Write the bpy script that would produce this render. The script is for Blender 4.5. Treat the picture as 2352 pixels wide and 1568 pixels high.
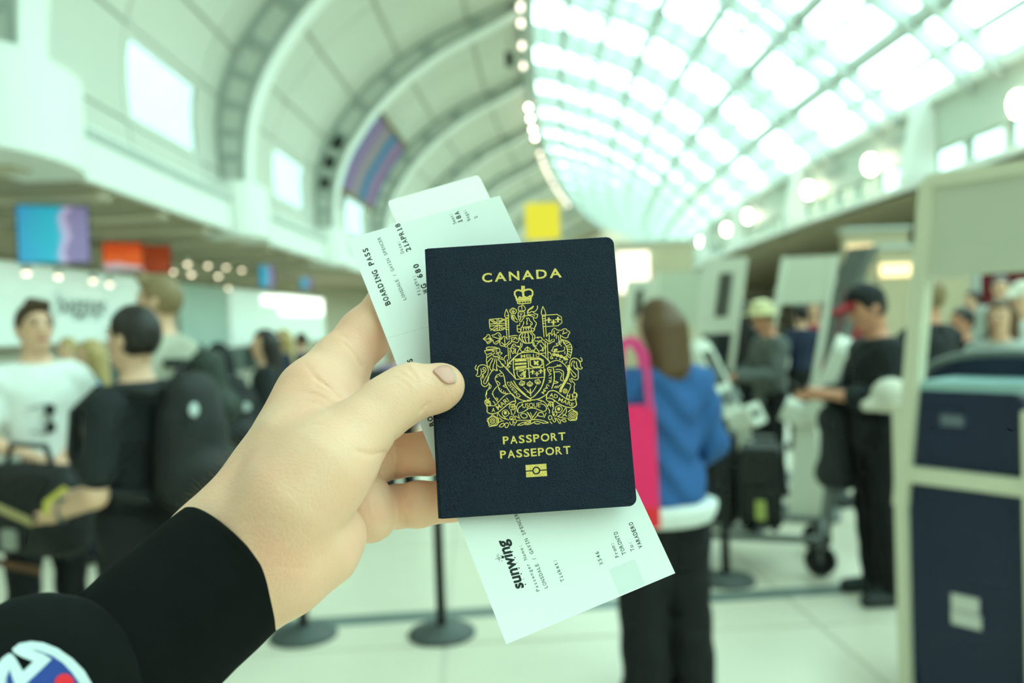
import bpy, bmesh, math, random
import numpy as np
from mathutils import Matrix, Vector

random.seed(7); rng = np.random.default_rng(7)
scene = bpy.context.scene
for o in list(bpy.data.objects):
    bpy.data.objects.remove(o)
COL = scene.collection

# ------------------------------------------------------------------ camera, sky, exposure
F = 1898.0; CX, CY = 1176.0, 784.0          # focal length in pixels of the 2352 x 1568 frame
EYE = 1.6; PITCH = math.atan(44.0 / F); ROLL = 0.035
cam_d = bpy.data.cameras.new('camera'); cam = bpy.data.objects.new('camera', cam_d); COL.objects.link(cam)
cam_d.sensor_fit = 'HORIZONTAL'; cam_d.sensor_width = 22.3; cam_d.lens = F / 2352.0 * 22.3
cam_d.clip_start = 0.02; cam_d.clip_end = 500
cam_d.dof.use_dof = True; cam_d.dof.focus_distance = 0.379; cam_d.dof.aperture_fstop = 3.5; cam_d.dof.aperture_blades = 0
CAMROT = Matrix.Rotation(math.pi/2 - PITCH, 4, 'X') @ Matrix.Rotation(-ROLL, 4, 'Z')
CAMM = Matrix.Translation((0, 0, EYE)) @ CAMROT
cam.matrix_world = CAMM
scene.camera = cam
CR = np.array(CAMM.to_3x3()); CT = np.array([0, 0, EYE])

world = bpy.data.worlds.new('sky'); scene.world = world; world.use_nodes = True
world.cycles.sampling_method = 'NONE'
bg = world.node_tree.nodes['Background']
bg.inputs[0].default_value = (0.72, 1.0, 0.93, 1); bg.inputs[1].default_value = 5.0
vs = scene.view_settings
vs.view_transform = 'Standard'; vs.look = 'None'; vs.gamma = 1.0; vs.exposure = 0.5; vs.use_curve_mapping = False
scene.cycles.max_bounces = 5; scene.cycles.diffuse_bounces = 3; scene.cycles.glossy_bounces = 2; scene.cycles.transmission_bounces = 2; scene.cycles.transparent_max_bounces = 8
scene.cycles.use_adaptive_sampling = True; scene.cycles.adaptive_threshold = 0.06; scene.cycles.adaptive_min_samples = 12
scene.cycles.sample_clamp_indirect = 6.0; scene.cycles.use_denoising = True
scene.cycles.caustics_reflective = False; scene.cycles.caustics_refractive = False

# ------------------------------------------------------------------ helpers
def cam2w(P):
    P = np.asarray(P, float); return P @ CR.T + CT
def ray(px):
    px = np.atleast_2d(np.asarray(px, float))
    return np.c_[(px[:, 0]-CX)/F, -(px[:, 1]-CY)/F, -np.ones(len(px))]
def camp(x, y, d): return ray((x, y))[0]*d           # camera-frame point of a pixel at depth d
def wp(x, y, d): return cam2w(camp(x, y, d))
def proj(P):
    Q = (np.atleast_2d(P)-CT) @ CR
    return np.c_[CX+F*Q[:, 0]/-Q[:, 2], CY-F*Q[:, 1]/-Q[:, 2]]

MATS = {}
def mat(name, col, rough=0.6, var=0.06, scale=8.0, bump=0.0, bscale=60.0, metal=0.0, spec=0.4, emit=0.0, sss=0.0, coat=0.0, trans=0.0):
    if name in MATS: return MATS[name]
    m = bpy.data.materials.new(name); m.use_nodes = True
    nt = m.node_tree; b = nt.nodes['Principled BSDF']
    tc = nt.nodes.new('ShaderNodeTexCoord')
    n = nt.nodes.new('ShaderNodeTexNoise'); n.inputs['Scale'].default_value = scale; n.inputs['Detail'].default_value = 3
    nt.links.new(tc.outputs['Object'], n.inputs['Vector'])
    mx = nt.nodes.new('ShaderNodeMix'); mx.data_type = 'RGBA'
    c = np.array(col[:3], float)
    mx.inputs[6].default_value = (*np.clip(c*(1-var), 0, 1), 1); mx.inputs[7].default_value = (*np.clip(c*(1+var), 0, 1), 1)
    nt.links.new(n.outputs['Fac'], mx.inputs[0]); nt.links.new(mx.outputs[2], b.inputs['Base Color'])
    b.inputs['Roughness'].default_value = rough; b.inputs['Metallic'].default_value = metal
    b.inputs['Specular IOR Level'].default_value = spec
    if bump:
        n2 = nt.nodes.new('ShaderNodeTexNoise'); n2.inputs['Scale'].default_value = bscale; n2.inputs['Detail'].default_value = 4
        nt.links.new(tc.outputs['Object'], n2.inputs['Vector'])
        bp = nt.nodes.new('ShaderNodeBump'); bp.inputs['Strength'].default_value = bump; bp.inputs['Distance'].default_value = 0.3/bscale
        nt.links.new(n2.outputs['Fac'], bp.inputs['Height']); nt.links.new(bp.outputs[0], b.inputs['Normal'])
    if emit:
        m.cycles.emission_sampling = 'NONE'; b.inputs['Emission Color'].default_value = (*col[:3], 1); b.inputs['Emission Strength'].default_value = emit
    if sss:
        b.inputs['Subsurface Weight'].default_value = sss; b.inputs['Subsurface Radius'].default_value = (1.0, .35, .2); b.inputs['Subsurface Scale'].default_value = 0.004
    if coat: b.inputs['Coat Weight'].default_value = coat
    MATS[name] = m
    return m
def S(r, g, b):
    f = lambda c: (c/255/12.92 if c <= 10 else ((c/255+.055)/1.055)**2.4)
    return (f(r), f(g), f(b))

def link(o, parent=None):
    COL.objects.link(o)
    if parent is not None: o.parent = parent
    return o
def mesh_obj(name, V, Fc, m=None, parent=None, smooth=False, keep=False):
    me = bpy.data.meshes.new(name)
    V = np.asarray(V, float)
    me.from_pydata(V.tolist(), [], [list(map(int, f)) for f in Fc])
    if smooth: me.polygons.foreach_set('use_smooth', [True]*len(me.polygons))
    me.update()
    if m: me.materials.append(m)
    o = bpy.data.objects.new(name, me); link(o, parent)
    if parent is not None and keep:                 # vertices given in world coordinates
        o.matrix_parent_inverse = pm(parent).inverted()
    return o
def pm(o):
    return o.matrix_basis.copy() if o.parent is None else pm(o.parent) @ o.matrix_parent_inverse @ o.matrix_basis
def tag(o, label=None, cat=None, group=None, kind=None):
    if label: o['label'] = label
    if cat: o['category'] = cat
    if group: o['group'] = group
    if kind: o['kind'] = kind
    return o
def empty(name, loc=(0, 0, 0), rz=0.0, label=None, cat=None, group=None):
    o = bpy.data.objects.new(name, None); COL.objects.link(o)
    o.empty_display_size = 0.1; o.location = loc; o.rotation_euler = (0, 0, rz)
    return tag(o, label, cat, group)
class MB:
    """collects boxes, beams, lathes and prisms into one mesh"""
    def __init__(s): s.v = []; s.f = []
    def add(s, V, Fc):
        n = len(s.v); s.v.extend([list(map(float, p)) for p in V]); s.f.extend([[i+n for i in f] for f in Fc]); return s
    BF = [(0, 3, 2, 1), (4, 5, 6, 7), (0, 1, 5, 4), (1, 2, 6, 5), (2, 3, 7, 6), (3, 0, 4, 7)]
    def hexa(s, P): return s.add(P, s.BF)
    def box(s, x0, x1, y0, y1, z0, z1):
        return s.hexa([(x0, y0, z0), (x1, y0, z0), (x1, y1, z0), (x0, y1, z0), (x0, y0, z1), (x1, y0, z1), (x1, y1, z1), (x0, y1, z1)])
    def beam(s, a, b, w, h, up=(0, 0, 1)):
        a = np.array(a, float); b = np.array(b, float); t = b-a; t /= np.linalg.norm(t)
        sx = np.cross(t, up); 
        if np.linalg.norm(sx) < 1e-5: sx = np.cross(t, (1, 0, 0))
        sx /= np.linalg.norm(sx); sy = np.cross(sx, t)
        c = [(-w/2, -h/2), (w/2, -h/2), (w/2, h/2), (-w/2, h/2)]
        return s.hexa([a+sx*i+sy*j for i, j in c]+[b+sx*i+sy*j for i, j in c])
    def tube(s, pts, r, n=10, cap=True):
        pts = [np.array(p, float) for p in pts]; rs = r if hasattr(r, '__len__') else [r]*len(pts)
        V = []; Fc = []
        ref = None
        for i, p in enumerate(pts):
            t = pts[min(i+1, len(pts)-1)]-pts[max(i-1, 0)]; t = t/np.linalg.norm(t)
            if ref is None:
                ref = np.cross(t, (0, 0, 1)) if abs(t[2]) < .9 else np.cross(t, (1, 0, 0))
            ref = ref-t*np.dot(ref, t); ref /= np.linalg.norm(ref); q = np.cross(t, ref)
            for k in range(n):
                a = 2*math.pi*k/n; V.append(p+rs[i]*(ref*math.cos(a)+q*math.sin(a)))
        for i in range(len(pts)-1):
            for k in range(n):
                Fc.append((i*n+k, i*n+(k+1) % n, (i+1)*n+(k+1) % n, (i+1)*n+k))
        if cap: Fc += [tuple(range(n))[::-1], tuple((len(pts)-1)*n+k for k in range(n))]
        return s.add(V, Fc)
    def lathe(s, prof, c=(0, 0, 0), n=24):
        V = []; Fc = []
        for r, z in prof:
            for k in range(n):
                a = 2*math.pi*k/n; V.append((c[0]+r*math.cos(a), c[1]+r*math.sin(a), c[2]+z))
        for i in range(len(prof)-1):
            for k in range(n): Fc.append((i*n+k, i*n+(k+1) % n, (i+1)*n+(k+1) % n, (i+1)*n+k))
        Fc += [tuple(range(n))[::-1], tuple((len(prof)-1)*n+k for k in range(n))]
        return s.add(V, Fc)
    def prism(s, poly, fn, t0, t1):
        """poly: 2D outline, fn(a,b,t)->3D"""
        n = len(poly); V = [fn(a, b, t0) for a, b in poly]+[fn(a, b, t1) for a, b in poly]
        return s.add(V, [tuple(range(n))[::-1], tuple(range(n, 2*n))]+[(i, (i+1) % n, n+(i+1) % n, n+i) for i in range(n)])
    def build(s, name, m, parent=None, smooth=False, keep=False):
        return mesh_obj(name, s.v, s.f, m, parent, smooth, keep)
def rrect(x0, x1, y0, y1, r, n=6, corners=(1, 1, 1, 1)):
    out = []
    for (cx, cy, a0, on, px, py) in ((x1-r, y1-r, 0, corners[0], x1, y1), (x0+r, y1-r, 90, corners[1], x0, y1), (x0+r, y0+r, 180, corners[2], x0, y0), (x1-r, y0+r, 270, corners[3], x1, y0)):
        if not on: out.append((px, py)); continue
        for k in range(n+1):
            a = math.radians(a0+90*k/n); out.append((cx+r*math.cos(a), cy+r*math.sin(a)))
    return out

_tcache = {}; _twid = {}
def text_geo(txt, bold=0.0):
    """glyph geometry of a word: vertices scaled so the baseline runs 0..1 in x; y in cap heights"""
    key = (txt, bold)
    if key in _tcache: return _tcache[key]
    cu = bpy.data.curves.new('lettering', 'FONT'); cu.body = txt; cu.size = 1.0; cu.resolution_u = 3; cu.offset = bold
    ob = bpy.data.objects.new('lettering', cu)
    me = ob.to_mesh()
    V = np.array([v.co[:] for v in me.vertices]); Fc = [tuple(p.vertices) for p in me.polygons]
    ob.to_mesh_clear(); bpy.data.objects.remove(ob); bpy.data.curves.remove(cu)
    x0, x1 = V[:, 0].min(), V[:, 0].max(); V = V[:, :2].copy(); _twid[txt] = (x1-x0)/.73
    V[:, 0] = (V[:, 0]-x0)/(x1-x0); V[:, 1] /= 0.73
    _tcache[key] = (V, Fc); return _tcache[key]
def mono_geo(txt, bold=0.0, pitch=.8):
    """the same, letters set at equal pitch (pitch in cap heights); slab serifs on narrow letters"""
    V = []; Fc = []; n = len(txt)
    for i, ch in enumerate(txt):
        if ch == ' ': continue
        v, f = text_geo(ch, bold)
        w = min(.84, _twid[ch]/pitch)
        k = len(V); V.extend(np.c_[(i+.5+(v[:, 0]-.5)*w)/n, v[:, 1]].tolist()); Fc.extend([tuple(j+k for j in q) for q in f])
        bars = {'I': ((0, .13), (.87, 1)), '1': ((0, .13),), 'i': ((0, .12),), 'l': ((0, .12),)}.get(ch, ())
        for y0, y1 in bars:
            k = len(V); V.extend([((i+.5-.3)/n, y0), ((i+.5+.3)/n, y0), ((i+.5+.3)/n, y1), ((i+.5-.3)/n, y1)]); Fc.append((k, k+1, k+2, k+3))
    return np.array(V), Fc
def text_px(geo, a, b, cap):
    """lay lettering along the baseline a->b (pixels), cap height in pixels; letters rise to the left of a->b (image y is down)"""
    V, Fc = geo; a = np.array(a, float); b = np.array(b, float); t = b-a; L = np.linalg.norm(t); u = t/L
    nrm = np.array([u[1], -u[0]])
    return a+V[:, :1]*t+V[:, 1:]*cap*nrm, Fc

# ------------------------------------------------------------------ implicit surfaces (for bodies, clothing, the hand)
def cone(a, b, ra, rb, k=.01): return dict(t='c', a=np.array(a, float), b=np.array(b, float), ra=ra, rb=rb, k=k)
def ell(c, r, k=.01): return dict(t='e', a=np.array(c, float), r=np.array(r, float), k=k)
def prim_eval(p, P):
    if 'M' in p: P = (P-p['pv']) @ p['M'] + p['pv']
    if p['t'] == 'c':
        ab = p['b']-p['a']; q = P-p['a']; L = float(ab@ab)+1e-12
        t = np.clip(q@ab/L, 0, 1)[..., None]
        return np.linalg.norm(q-t*ab, axis=-1)-(p['ra']+(p['rb']-p['ra'])*t[..., 0])
    q = P-p['a']; r = p['r']; k0 = np.linalg.norm(q/r, axis=-1); k1 = np.linalg.norm(q/(r*r), axis=-1)+1e-9
    return k0*(k0-1)/k1
def prim_box(p):
    if p['t'] == 'c':
        r = max(p['ra'], p['rb']); lo = np.minimum(p['a'], p['b'])-r; hi = np.maximum(p['a'], p['b'])+r
    else: lo = p['a']-p['r']; hi = p['a']+p['r']
    if 'M' in p:
        c = (lo+hi)/2; c = (c-p['pv']) @ p['M'].T + p['pv']; h = np.linalg.norm(hi-lo)/2; return c-h, c+h
    return lo, hi
def smin(a, b, k):
    h = np.clip(.5+.5*(b-a)/k, 0, 1); return b*(1-h)+a*h-k*h*(1-h)
def sdf(P, prims):
    D = None
    for p in prims:
        d = prim_eval(p, P)
        D = d if D is None else smin(D, d, p['k'])
    return D
def sdf_mesh(prims, h, post=None, infl=0.0, it=1):
    bx = [prim_box(p) for p in prims]; pad = 4*h+infl+.01
    lo = np.min([b[0] for b in bx], 0)-pad; hi = np.max([b[1] for b in bx], 0)+pad
    N = np.ceil((hi-lo)/h).astype(int)+1
    ax = [lo[i]+h*np.arange(N[i]) for i in range(3)]
    D = np.full(N, 10.0, np.float32)
    for p, (l, u) in zip(prims, bx):
        m = p['k']+3*h+infl+.004
        i0 = np.maximum(np.floor((l-m-lo)/h).astype(int), 0); i1 = np.minimum(np.ceil((u+m-lo)/h).astype(int)+1, N)
        sl = tuple(slice(a, b) for a, b in zip(i0, i1))
        P = np.stack(np.meshgrid(*[ax[i][sl[i]] for i in range(3)], indexing='ij'), -1)
        D[sl] = smin(D[sl], prim_eval(p, P), p['k']).astype(np.float32)
    D -= infl
    if post is not None:
        P = np.stack(np.meshgrid(*ax, indexing='ij'), -1).astype(np.float32); D = post(P, D)
    D[0] = D[-1] = 1; D[:, 0] = D[:, -1] = 1; D[:, :, 0] = D[:, :, -1] = 1
    s = D < 0
    cnt = np.zeros(N-1, np.int8)
    for c in np.ndindex(2, 2, 2):
        cnt += s[c[0]:N[0]-1+c[0], c[1]:N[1]-1+c[1], c[2]:N[2]-1+c[2]]
    mk = (cnt > 0) & (cnt < 8); cells = np.argwhere(mk)
    if len(cells) == 0: return np.zeros((0, 3)), []
    idx = np.full(N-1, -1, np.int64); idx[mk] = np.arange(len(cells))
    acc = np.zeros((len(cells), 3)); n = np.zeros(len(cells))
    for c0 in np.ndindex(2, 2, 2):
        for a in range(3):
            if c0[a]: continue
            c1 = list(c0); c1[a] = 1
            v0 = D[tuple((cells+c0).T)]; v1 = D[tuple((cells+c1).T)]
            cr = (v0 < 0) != (v1 < 0); t = np.where(cr, v0/np.where(v0 == v1, 1, v0-v1), 0)
            p = np.tile(np.array(c0, float), (len(cells), 1)); p[:, a] += t
            acc += p*cr[:, None]; n += cr
    V = lo+h*(cells+acc/n[:, None])
    Fc = []
    for a in range(3):
        b, c = (a+1) % 3, (a+2) % 3
        sl0 = [slice(None)]*3; sl1 = [slice(None)]*3; sl0[a] = slice(0, -1); sl1[a] = slice(1, None)
        e = np.argwhere(s[tuple(sl0)] != s[tuple(sl1)])
        e = e[(e[:, b] > 0) & (e[:, c] > 0)]
        if len(e) == 0: continue
        def g(db, dc):
            q = e.copy(); q[:, b] -= db; q[:, c] -= dc; return idx[tuple(q.T)]
        quad = np.stack([g(1, 1), g(0, 1), g(0, 0), g(1, 0)], 1)
        flip = ~s[tuple(e.T)]
        quad[flip] = quad[flip][:, ::-1]
        Fc.append(quad)
    Fc = np.concatenate(Fc); Fc = Fc[(Fc >= 0).all(1)]
    for _ in range(it):
        A = np.zeros_like(V); w = np.zeros(len(V))
        for k in range(4):
            i, j = Fc[:, k], Fc[:, (k+1) % 4]
            np.add.at(A, i, V[j]); np.add.at(w, i, 1); np.add.at(A, j, V[i]); np.add.at(w, j, 1)
        V = V*.5+.5*A/np.maximum(w, 1)[:, None]
    return V, Fc
def fast_mesh(name, V, Fc, m, parent=None, keep=False):
    me = bpy.data.meshes.new(name); V = np.asarray(V, np.float32); Fc = np.asarray(Fc, np.int32)
    me.vertices.add(len(V)); me.vertices.foreach_set('co', V.ravel())
    me.loops.add(Fc.size); me.loops.foreach_set('vertex_index', Fc.ravel())
    me.polygons.add(len(Fc)); me.polygons.foreach_set('loop_start', np.arange(0, Fc.size, Fc.shape[1], dtype=np.int32))
    me.polygons.foreach_set('use_smooth', np.ones(len(Fc), bool))
    me.update(calc_edges=True); me.validate()
    if m: me.materials.append(m)
    o = bpy.data.objects.new(name, me); link(o, parent)
    if parent is not None and keep: o.matrix_parent_inverse = pm(parent).inverted()
    return o

# ------------------------------------------------------------------ the hall (bends gently to the right)
KA, KB = -0.0781, 0.00134
def HP(s, u, z):
    th = math.atan(KA+2*KB*s)
    return np.array([KA*s+KB*s*s+u*math.cos(th), s-u*math.sin(th), z])
def at_u(x, y, u):
    """hall station and height seen at pixel (x, y) on the surface at lateral offset u"""
    r = ray((x, y))[0] @ CR.T
    lo, hi = 2.0, 220.0
    best = None
    for s in np.linspace(4, 160, 1561):
        p = HP(s, u, 0); k = p[1]/r[1]
        e = abs(r[0]*k-p[0])/p[1]
        if best is None or e < best[0]: best = (e, s, EYE+r[2]*k)
    return best[1], best[2]

M_white = mat('white_plaster', S(232, 232, 226), .6, .02, .6)
M_panel = mat('vault_panel_paint', S(208, 206, 194), .55, .035, .4)
M_back = mat('vault_joint', S(176, 174, 162), .7, .03)
M_steel = mat('grey_green_rib_paint', S(168, 176, 168), .45, .04, 1.0)
M_web = mat('rib_web_paint', S(206, 208, 198), .5, .03, 1.0)
M_frame = mat('roof_steel', S(188, 194, 188), .4, .04)
M_soffit = mat('soffit_board', S(160, 148, 124), .8, .05, .5)
M_dark = mat('dark_vent', S(52, 60, 52), .8)
M_lamp = mat('warm_lamp_glass', (1.0, .93, .74), .3, 0, emit=9)
M_bulb = mat('edge_bulb_glass', (1.0, .90, .72), .3, 0, emit=9)
M_black = mat('black_powder_coat', S(26, 28, 27), .45, .05, 20)

def glass_mat(name='roof_glass', k=1.0):
    m = bpy.data.materials.new(name); m.use_nodes = True; nt = m.node_tree
    for n in list(nt.nodes): nt.nodes.remove(n)
    out = nt.nodes.new('ShaderNodeOutputMaterial'); mx = nt.nodes.new('ShaderNodeMixShader')
    tr = nt.nodes.new('ShaderNodeBsdfTransparent'); gl = nt.nodes.new('ShaderNodeBsdfGlossy')
    tr.inputs[0].default_value = (.89*k, .975*k, .96*k, 1)
    gl.inputs['Roughness'].default_value = .1; mx.inputs[0].default_value = .05
    nt.links.new(tr.outputs[0], mx.inputs[1]); nt.links.new(gl.outputs[0], mx.inputs[2])
    nt.links.new(mx.outputs[0], out.inputs[0]); return m
M_glass = glass_mat(); M_glass_tint = glass_mat('tinted_wall_glass', .5); M_glass_half = glass_mat('strip_window_glass', .7)

RIBS = [2+12*i for i in range(11)]; S_END = 130.0
def sweep(name, prof, ss, m, parent=None, smooth=False):
    """closed (u, z) profile carried along the hall"""
    n = len(prof); V = []; Fc = []
    for s in ss: V += [HP(s, u, z) for u, z in prof]
    for i in range(len(ss)-1):
        for k in range(n): Fc.append((i*n+k, (i+1)*n+k, (i+1)*n+(k+1) % n, i*n+(k+1) % n))
    Fc += [tuple(range(n)), tuple((len(ss)-1)*n+k for k in range(n))[::-1]]
    return mesh_obj(name, V, Fc, m, parent, smooth)
def hbox(mb, s0, s1, u0, u1, z0, z1):
    return mb.hexa([HP(s0, u0, z0), HP(s0, u1, z0), HP(s1, u1, z0), HP(s1, u0, z0), HP(s0, u0, z1), HP(s0, u1, z1), HP(s1, u1, z1), HP(s1, u0, z1)])

# floor: a bed with separate slabs nearby and a grey inlaid band
M_floor = mat('terrazzo', S(216, 206, 186), .35, .05, 3.0, spec=.5)
M_joint = mat('floor_joint', S(204, 195, 176), .5, .03)
floor = mesh_obj('floor', [(-40, -62, -.004), (60, -62, -.004), (60, 160, -.004), (-40, 160, -.004), (-40, -62, -.2), (60, -62, -.2), (60, 160, -.2), (-40, 160, -.2)],
                 [(0, 1, 2, 3), (7, 6, 5, 4), (0, 4, 5, 1), (1, 5, 6, 2), (2, 6, 7, 3), (3, 7, 4, 0)], M_joint)
tag(floor, kind='structure')
ga = math.radians(2.75); g1 = np.array([math.cos(ga), math.sin(ga)]); g2 = np.array([-math.sin(ga), math.cos(ga)])
SL = 1.9; jx = -.205
o0 = np.array([jx, 0.3])
slab_mesh = None
for i in range(-4, 5):
    for j in range(0, 7):
        c = o0+g1*((i)*SL+.0)+g2*(j*SL)
        if slab_mesh is None:
            t = MB().box(.017, SL-.017, .017, SL-.017, -.004, 0).build('floor_slab', M_floor, floor); slab_mesh = t.data
        else: t = link(bpy.data.objects.new('floor_slab', slab_mesh), floor)
        t.location = (c[0], c[1], 0); t.rotation_euler = (0, 0, ga)
# continuing floor beyond the slabs
fm = MB()
L0, L1 = -4*SL, 5*SL
def gp(a, b, z): q = o0+g1*a+g2*b; return (q[0], q[1], z)
for a0, a1, b0, b1 in ((-40, L0, -60, 150), (L1, 46, -60, 150), (L0, L1, 7*SL, 150), (L0, L1, -60, 0)):
    fm.hexa([gp(a0, b0, -.004), gp(a1, b0, -.004), gp(a1, b1, -.004), gp(a0, b1, -.004), gp(a0, b0, 0), gp(a1, b0, 0), gp(a1, b1, 0), gp(a0, b1, 0)])
tag(fm.build('floor_slabs', M_floor, floor), kind='stuff')
M_band = mat('grey_floor_band', S(104, 116, 112), .4, .05)
P0 = wp(430, 1475, 4.2); P1 = wp(2060, 1378, 4.75)
q0 = np.array([-3.2, 4.30]); q1 = np.array([3.6, 4.86])
dv = (q1-q0)/np.linalg.norm(q1-q0); nv = np.array([-dv[1], dv[0]])*.075
band = mesh_obj('trim_1', [(*(q0-nv), .0005), (*(q1-nv), .0005), (*(q1+nv), .0005), (*(q0+nv), .0005), (*(q0-nv), .002), (*(q1-nv), .002), (*(q1+nv), .002), (*(q0+nv), .002)], MB.BF, M_band)
tag(band, 'grey band inlaid across the pale floor', kind='structure')

# ---- vault on the left: inner rib profile (u, z above eye)
PR = np.array([(-6.92, 4.1), (-6.92, 5.0), (-6.85, 5.8), (-6.72, 6.6), (-6.42, 7.5), (-5.95, 8.4), (-4.95, 9.75), (-3.6, 11.05), (-1.64, 12.4), (0.7, 13.5), (2.05, 14.2)])
PR[:, 1] += EYE
def pr(t):
    n = len(PR)-1; x = min(max(t, 0), 1)*n; i = min(int(x), n-1); f = x-i
    p0, p1, p2, p3 = PR[max(i-1, 0)], PR[i], PR[i+1], PR[min(i+2, n)]
    return .5*((2*p1)+(-p0+p2)*f+(2*p0-5*p1+4*p2-p3)*f*f+(-p0+3*p1-3*p2+p3)*f**3)
def prn(t):
    d = pr(t+.004)-pr(t-.004); d /= np.linalg.norm(d); return np.array([-d[1], d[0]])
def po(t, off): return pr(t)+prn(t)*off
def depth(t): return .62*(1-.3*t)+.55*math.sin(math.pi*min(max(t, 0), 1))
def vp(s, t, off): u, z = po(t, off); return HP(s, u, z)
wall_left = empty('wall_left'); tag(wall_left, kind='structure')
TB = [0.0, .09, .335, .47, .60, .73, .86, 1.0]
def vcell(mb, s0, s1, t0, t1, o0_, o1_, nt=4, gap=0.0, gt=0.0):
    s0 += gap; s1 -= gap; t0 += gt; t1 -= gt
    V = []; ts = np.linspace(t0, t1, nt+1)
    for t in ts:
        for s, o in ((s0, 0), (s1, 0), (s1, 1), (s0, 1)):
            V.append(vp(s, t, depth(t)+(o0_ if o == 0 else o1_)))
    Fc = []
    for i in range(nt):
        for k in range(4): Fc.append((i*4+k, i*4+(k+1) % 4, (i+1)*4+(k+1) % 4, (i+1)*4+k))
    Fc += [(3, 2, 1, 0), tuple(nt*4+k for k in range(4))]
    mb.add(V, Fc)
backing = MB(); farp = MB()
for bi, r0 in enumerate([-58, -46, -34, -22, -10]+RIBS):
    cols = [(r0, r0+5.4), (r0+5.4, r0+10.2), (r0+10.2, r0+12)]
    for ri in range(len(TB)-1):
        for ci, (s0, s1) in enumerate(cols):
            win = (ri == 1 and ci == 1)
            if win:
                fr = MB()
                for a0, a1, b0, b1 in ((s0, s0+.25, TB[ri], TB[ri+1]), (s1-.25, s1, TB[ri], TB[ri+1]), (s0+.25, s1-.25, TB[ri], TB[ri]+.02), (s0+.25, s1-.25, TB[ri+1]-.02, TB[ri+1])):
                    vcell(fr, a0, a1, b0, b1, 0, .12)
                if 2 <= r0 <= 50:
                    w = fr.build('window_frame', M_panel, wall_left)
                    pn = MB(); vcell(pn, s0, s1, TB[ri], TB[ri+1], .05, .07, gap=.25, gt=.02); pn.build('pane', M_glass_tint, w)
                else:
                    backing.add(fr.v, fr.f)
                continue
            vcell(backing, s0, s1, TB[ri], TB[ri+1], .06, .12)
            if 2 <= r0 <= 62 and not (ci == 2 and ri > 1 and False):
                p = MB(); vcell(p, s0, s1, TB[ri], TB[ri+1], 0, .06, gap=.035, gt=.0035); p.build('ceiling_panel', M_panel, wall_left)
            else: vcell(farp, s0, s1, TB[ri], TB[ri+1], 0, .06, gap=.035, gt=.0035)
tag(backing.build('panel_backing', M_back, wall_left), kind='stuff')
tag(farp.build('ceiling_panels', M_panel, wall_left), kind='stuff')
# ribs
for i, s in enumerate(RIBS):
    R = empty('arched_rib', HP(s, -7.7, 5.8), 0); R.parent = wall_left
    order = ['overhead, out at the near end', 'rising from the rounded white ledge at the left edge', 'between the tall wall window and the next bay', 'carrying the dark vents beside the striped banner', 'just beyond the striped banner', 'second beyond the striped banner', 'third beyond the striped banner', 'fourth beyond the striped banner', 'fifth beyond the striped banner', 'sixth beyond the striped banner', 'farthest one at the end of the hall']
    tag(R, 'grey-green arched roof rib ' + order[i])
    ts = np.linspace(0, 1, 31)
    def strip(name, m, sa, sb, fa, fb):
        """curved bar: sa..sb along the hall, fa..fb as fractions of the rib depth (0 = inner edge)"""
        V = []; Fc = []
        for t in ts:
            for ds, f in ((sa, fa), (sb, fa), (sb, fb), (sa, fb)): V.append(vp(s+ds, t, f*(depth(t)+.02)))
        for k in range(len(ts)-1):
            for q in range(4): Fc.append((k*4+q, k*4+(q+1) % 4, (k+1)*4+(q+1) % 4, (k+1)*4+q))
        Fc += [(3, 2, 1, 0), tuple((len(ts)-1)*4+q for q in range(4))]
        mesh_obj(name, V, Fc, m, R, keep=True)
    strip('web_plate', M_web, -.36, .36, .03, 1.0)
    strip('soffit_strip', M_white, -.42, .46, -.06, .03)
    for sd in (-1, 1):
        strip('inner_flange', M_steel, *sorted((sd*.36, sd*.42)), .0, .2)
        strip('outer_flange', M_steel, *sorted((sd*.36, sd*.42)), .80, 1.0)
    if i < 6:
        for t in np.linspace(.05, .96, 11):
            MB().hexa([vp(s-.41, t-.013, .2*depth(t)), vp(s-.36, t-.013, .2*depth(t)), vp(s-.36, t+.013, .2*depth(t)), vp(s-.41, t+.013, .2*depth(t)), vp(s-.41, t-.013, .8*depth(t)), vp(s-.36, t-.013, .8*depth(t)), vp(s-.36, t+.013, .8*depth(t)), vp(s-.41, t+.013, .8*depth(t))]).build('stiffener', M_steel, R, keep=True)
    if i == 3:
        for t in (.29, .385, .475):
            mb = MB(); g_ = depth(t); mb.hexa([vp(s-.45, t-.026, .28*g_), vp(s-.36, t-.026, .28*g_), vp(s-.36, t+.026, .28*g_), vp(s-.45, t+.026, .28*g_), vp(s-.45, t-.026, .72*g_), vp(s-.36, t-.026, .72*g_), vp(s-.36, t+.026, .72*g_), vp(s-.45, t+.026, .72*g_)])
            tag(mb.build('vent', M_dark, R, keep=True), 'dark vent set into the rib')

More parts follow.
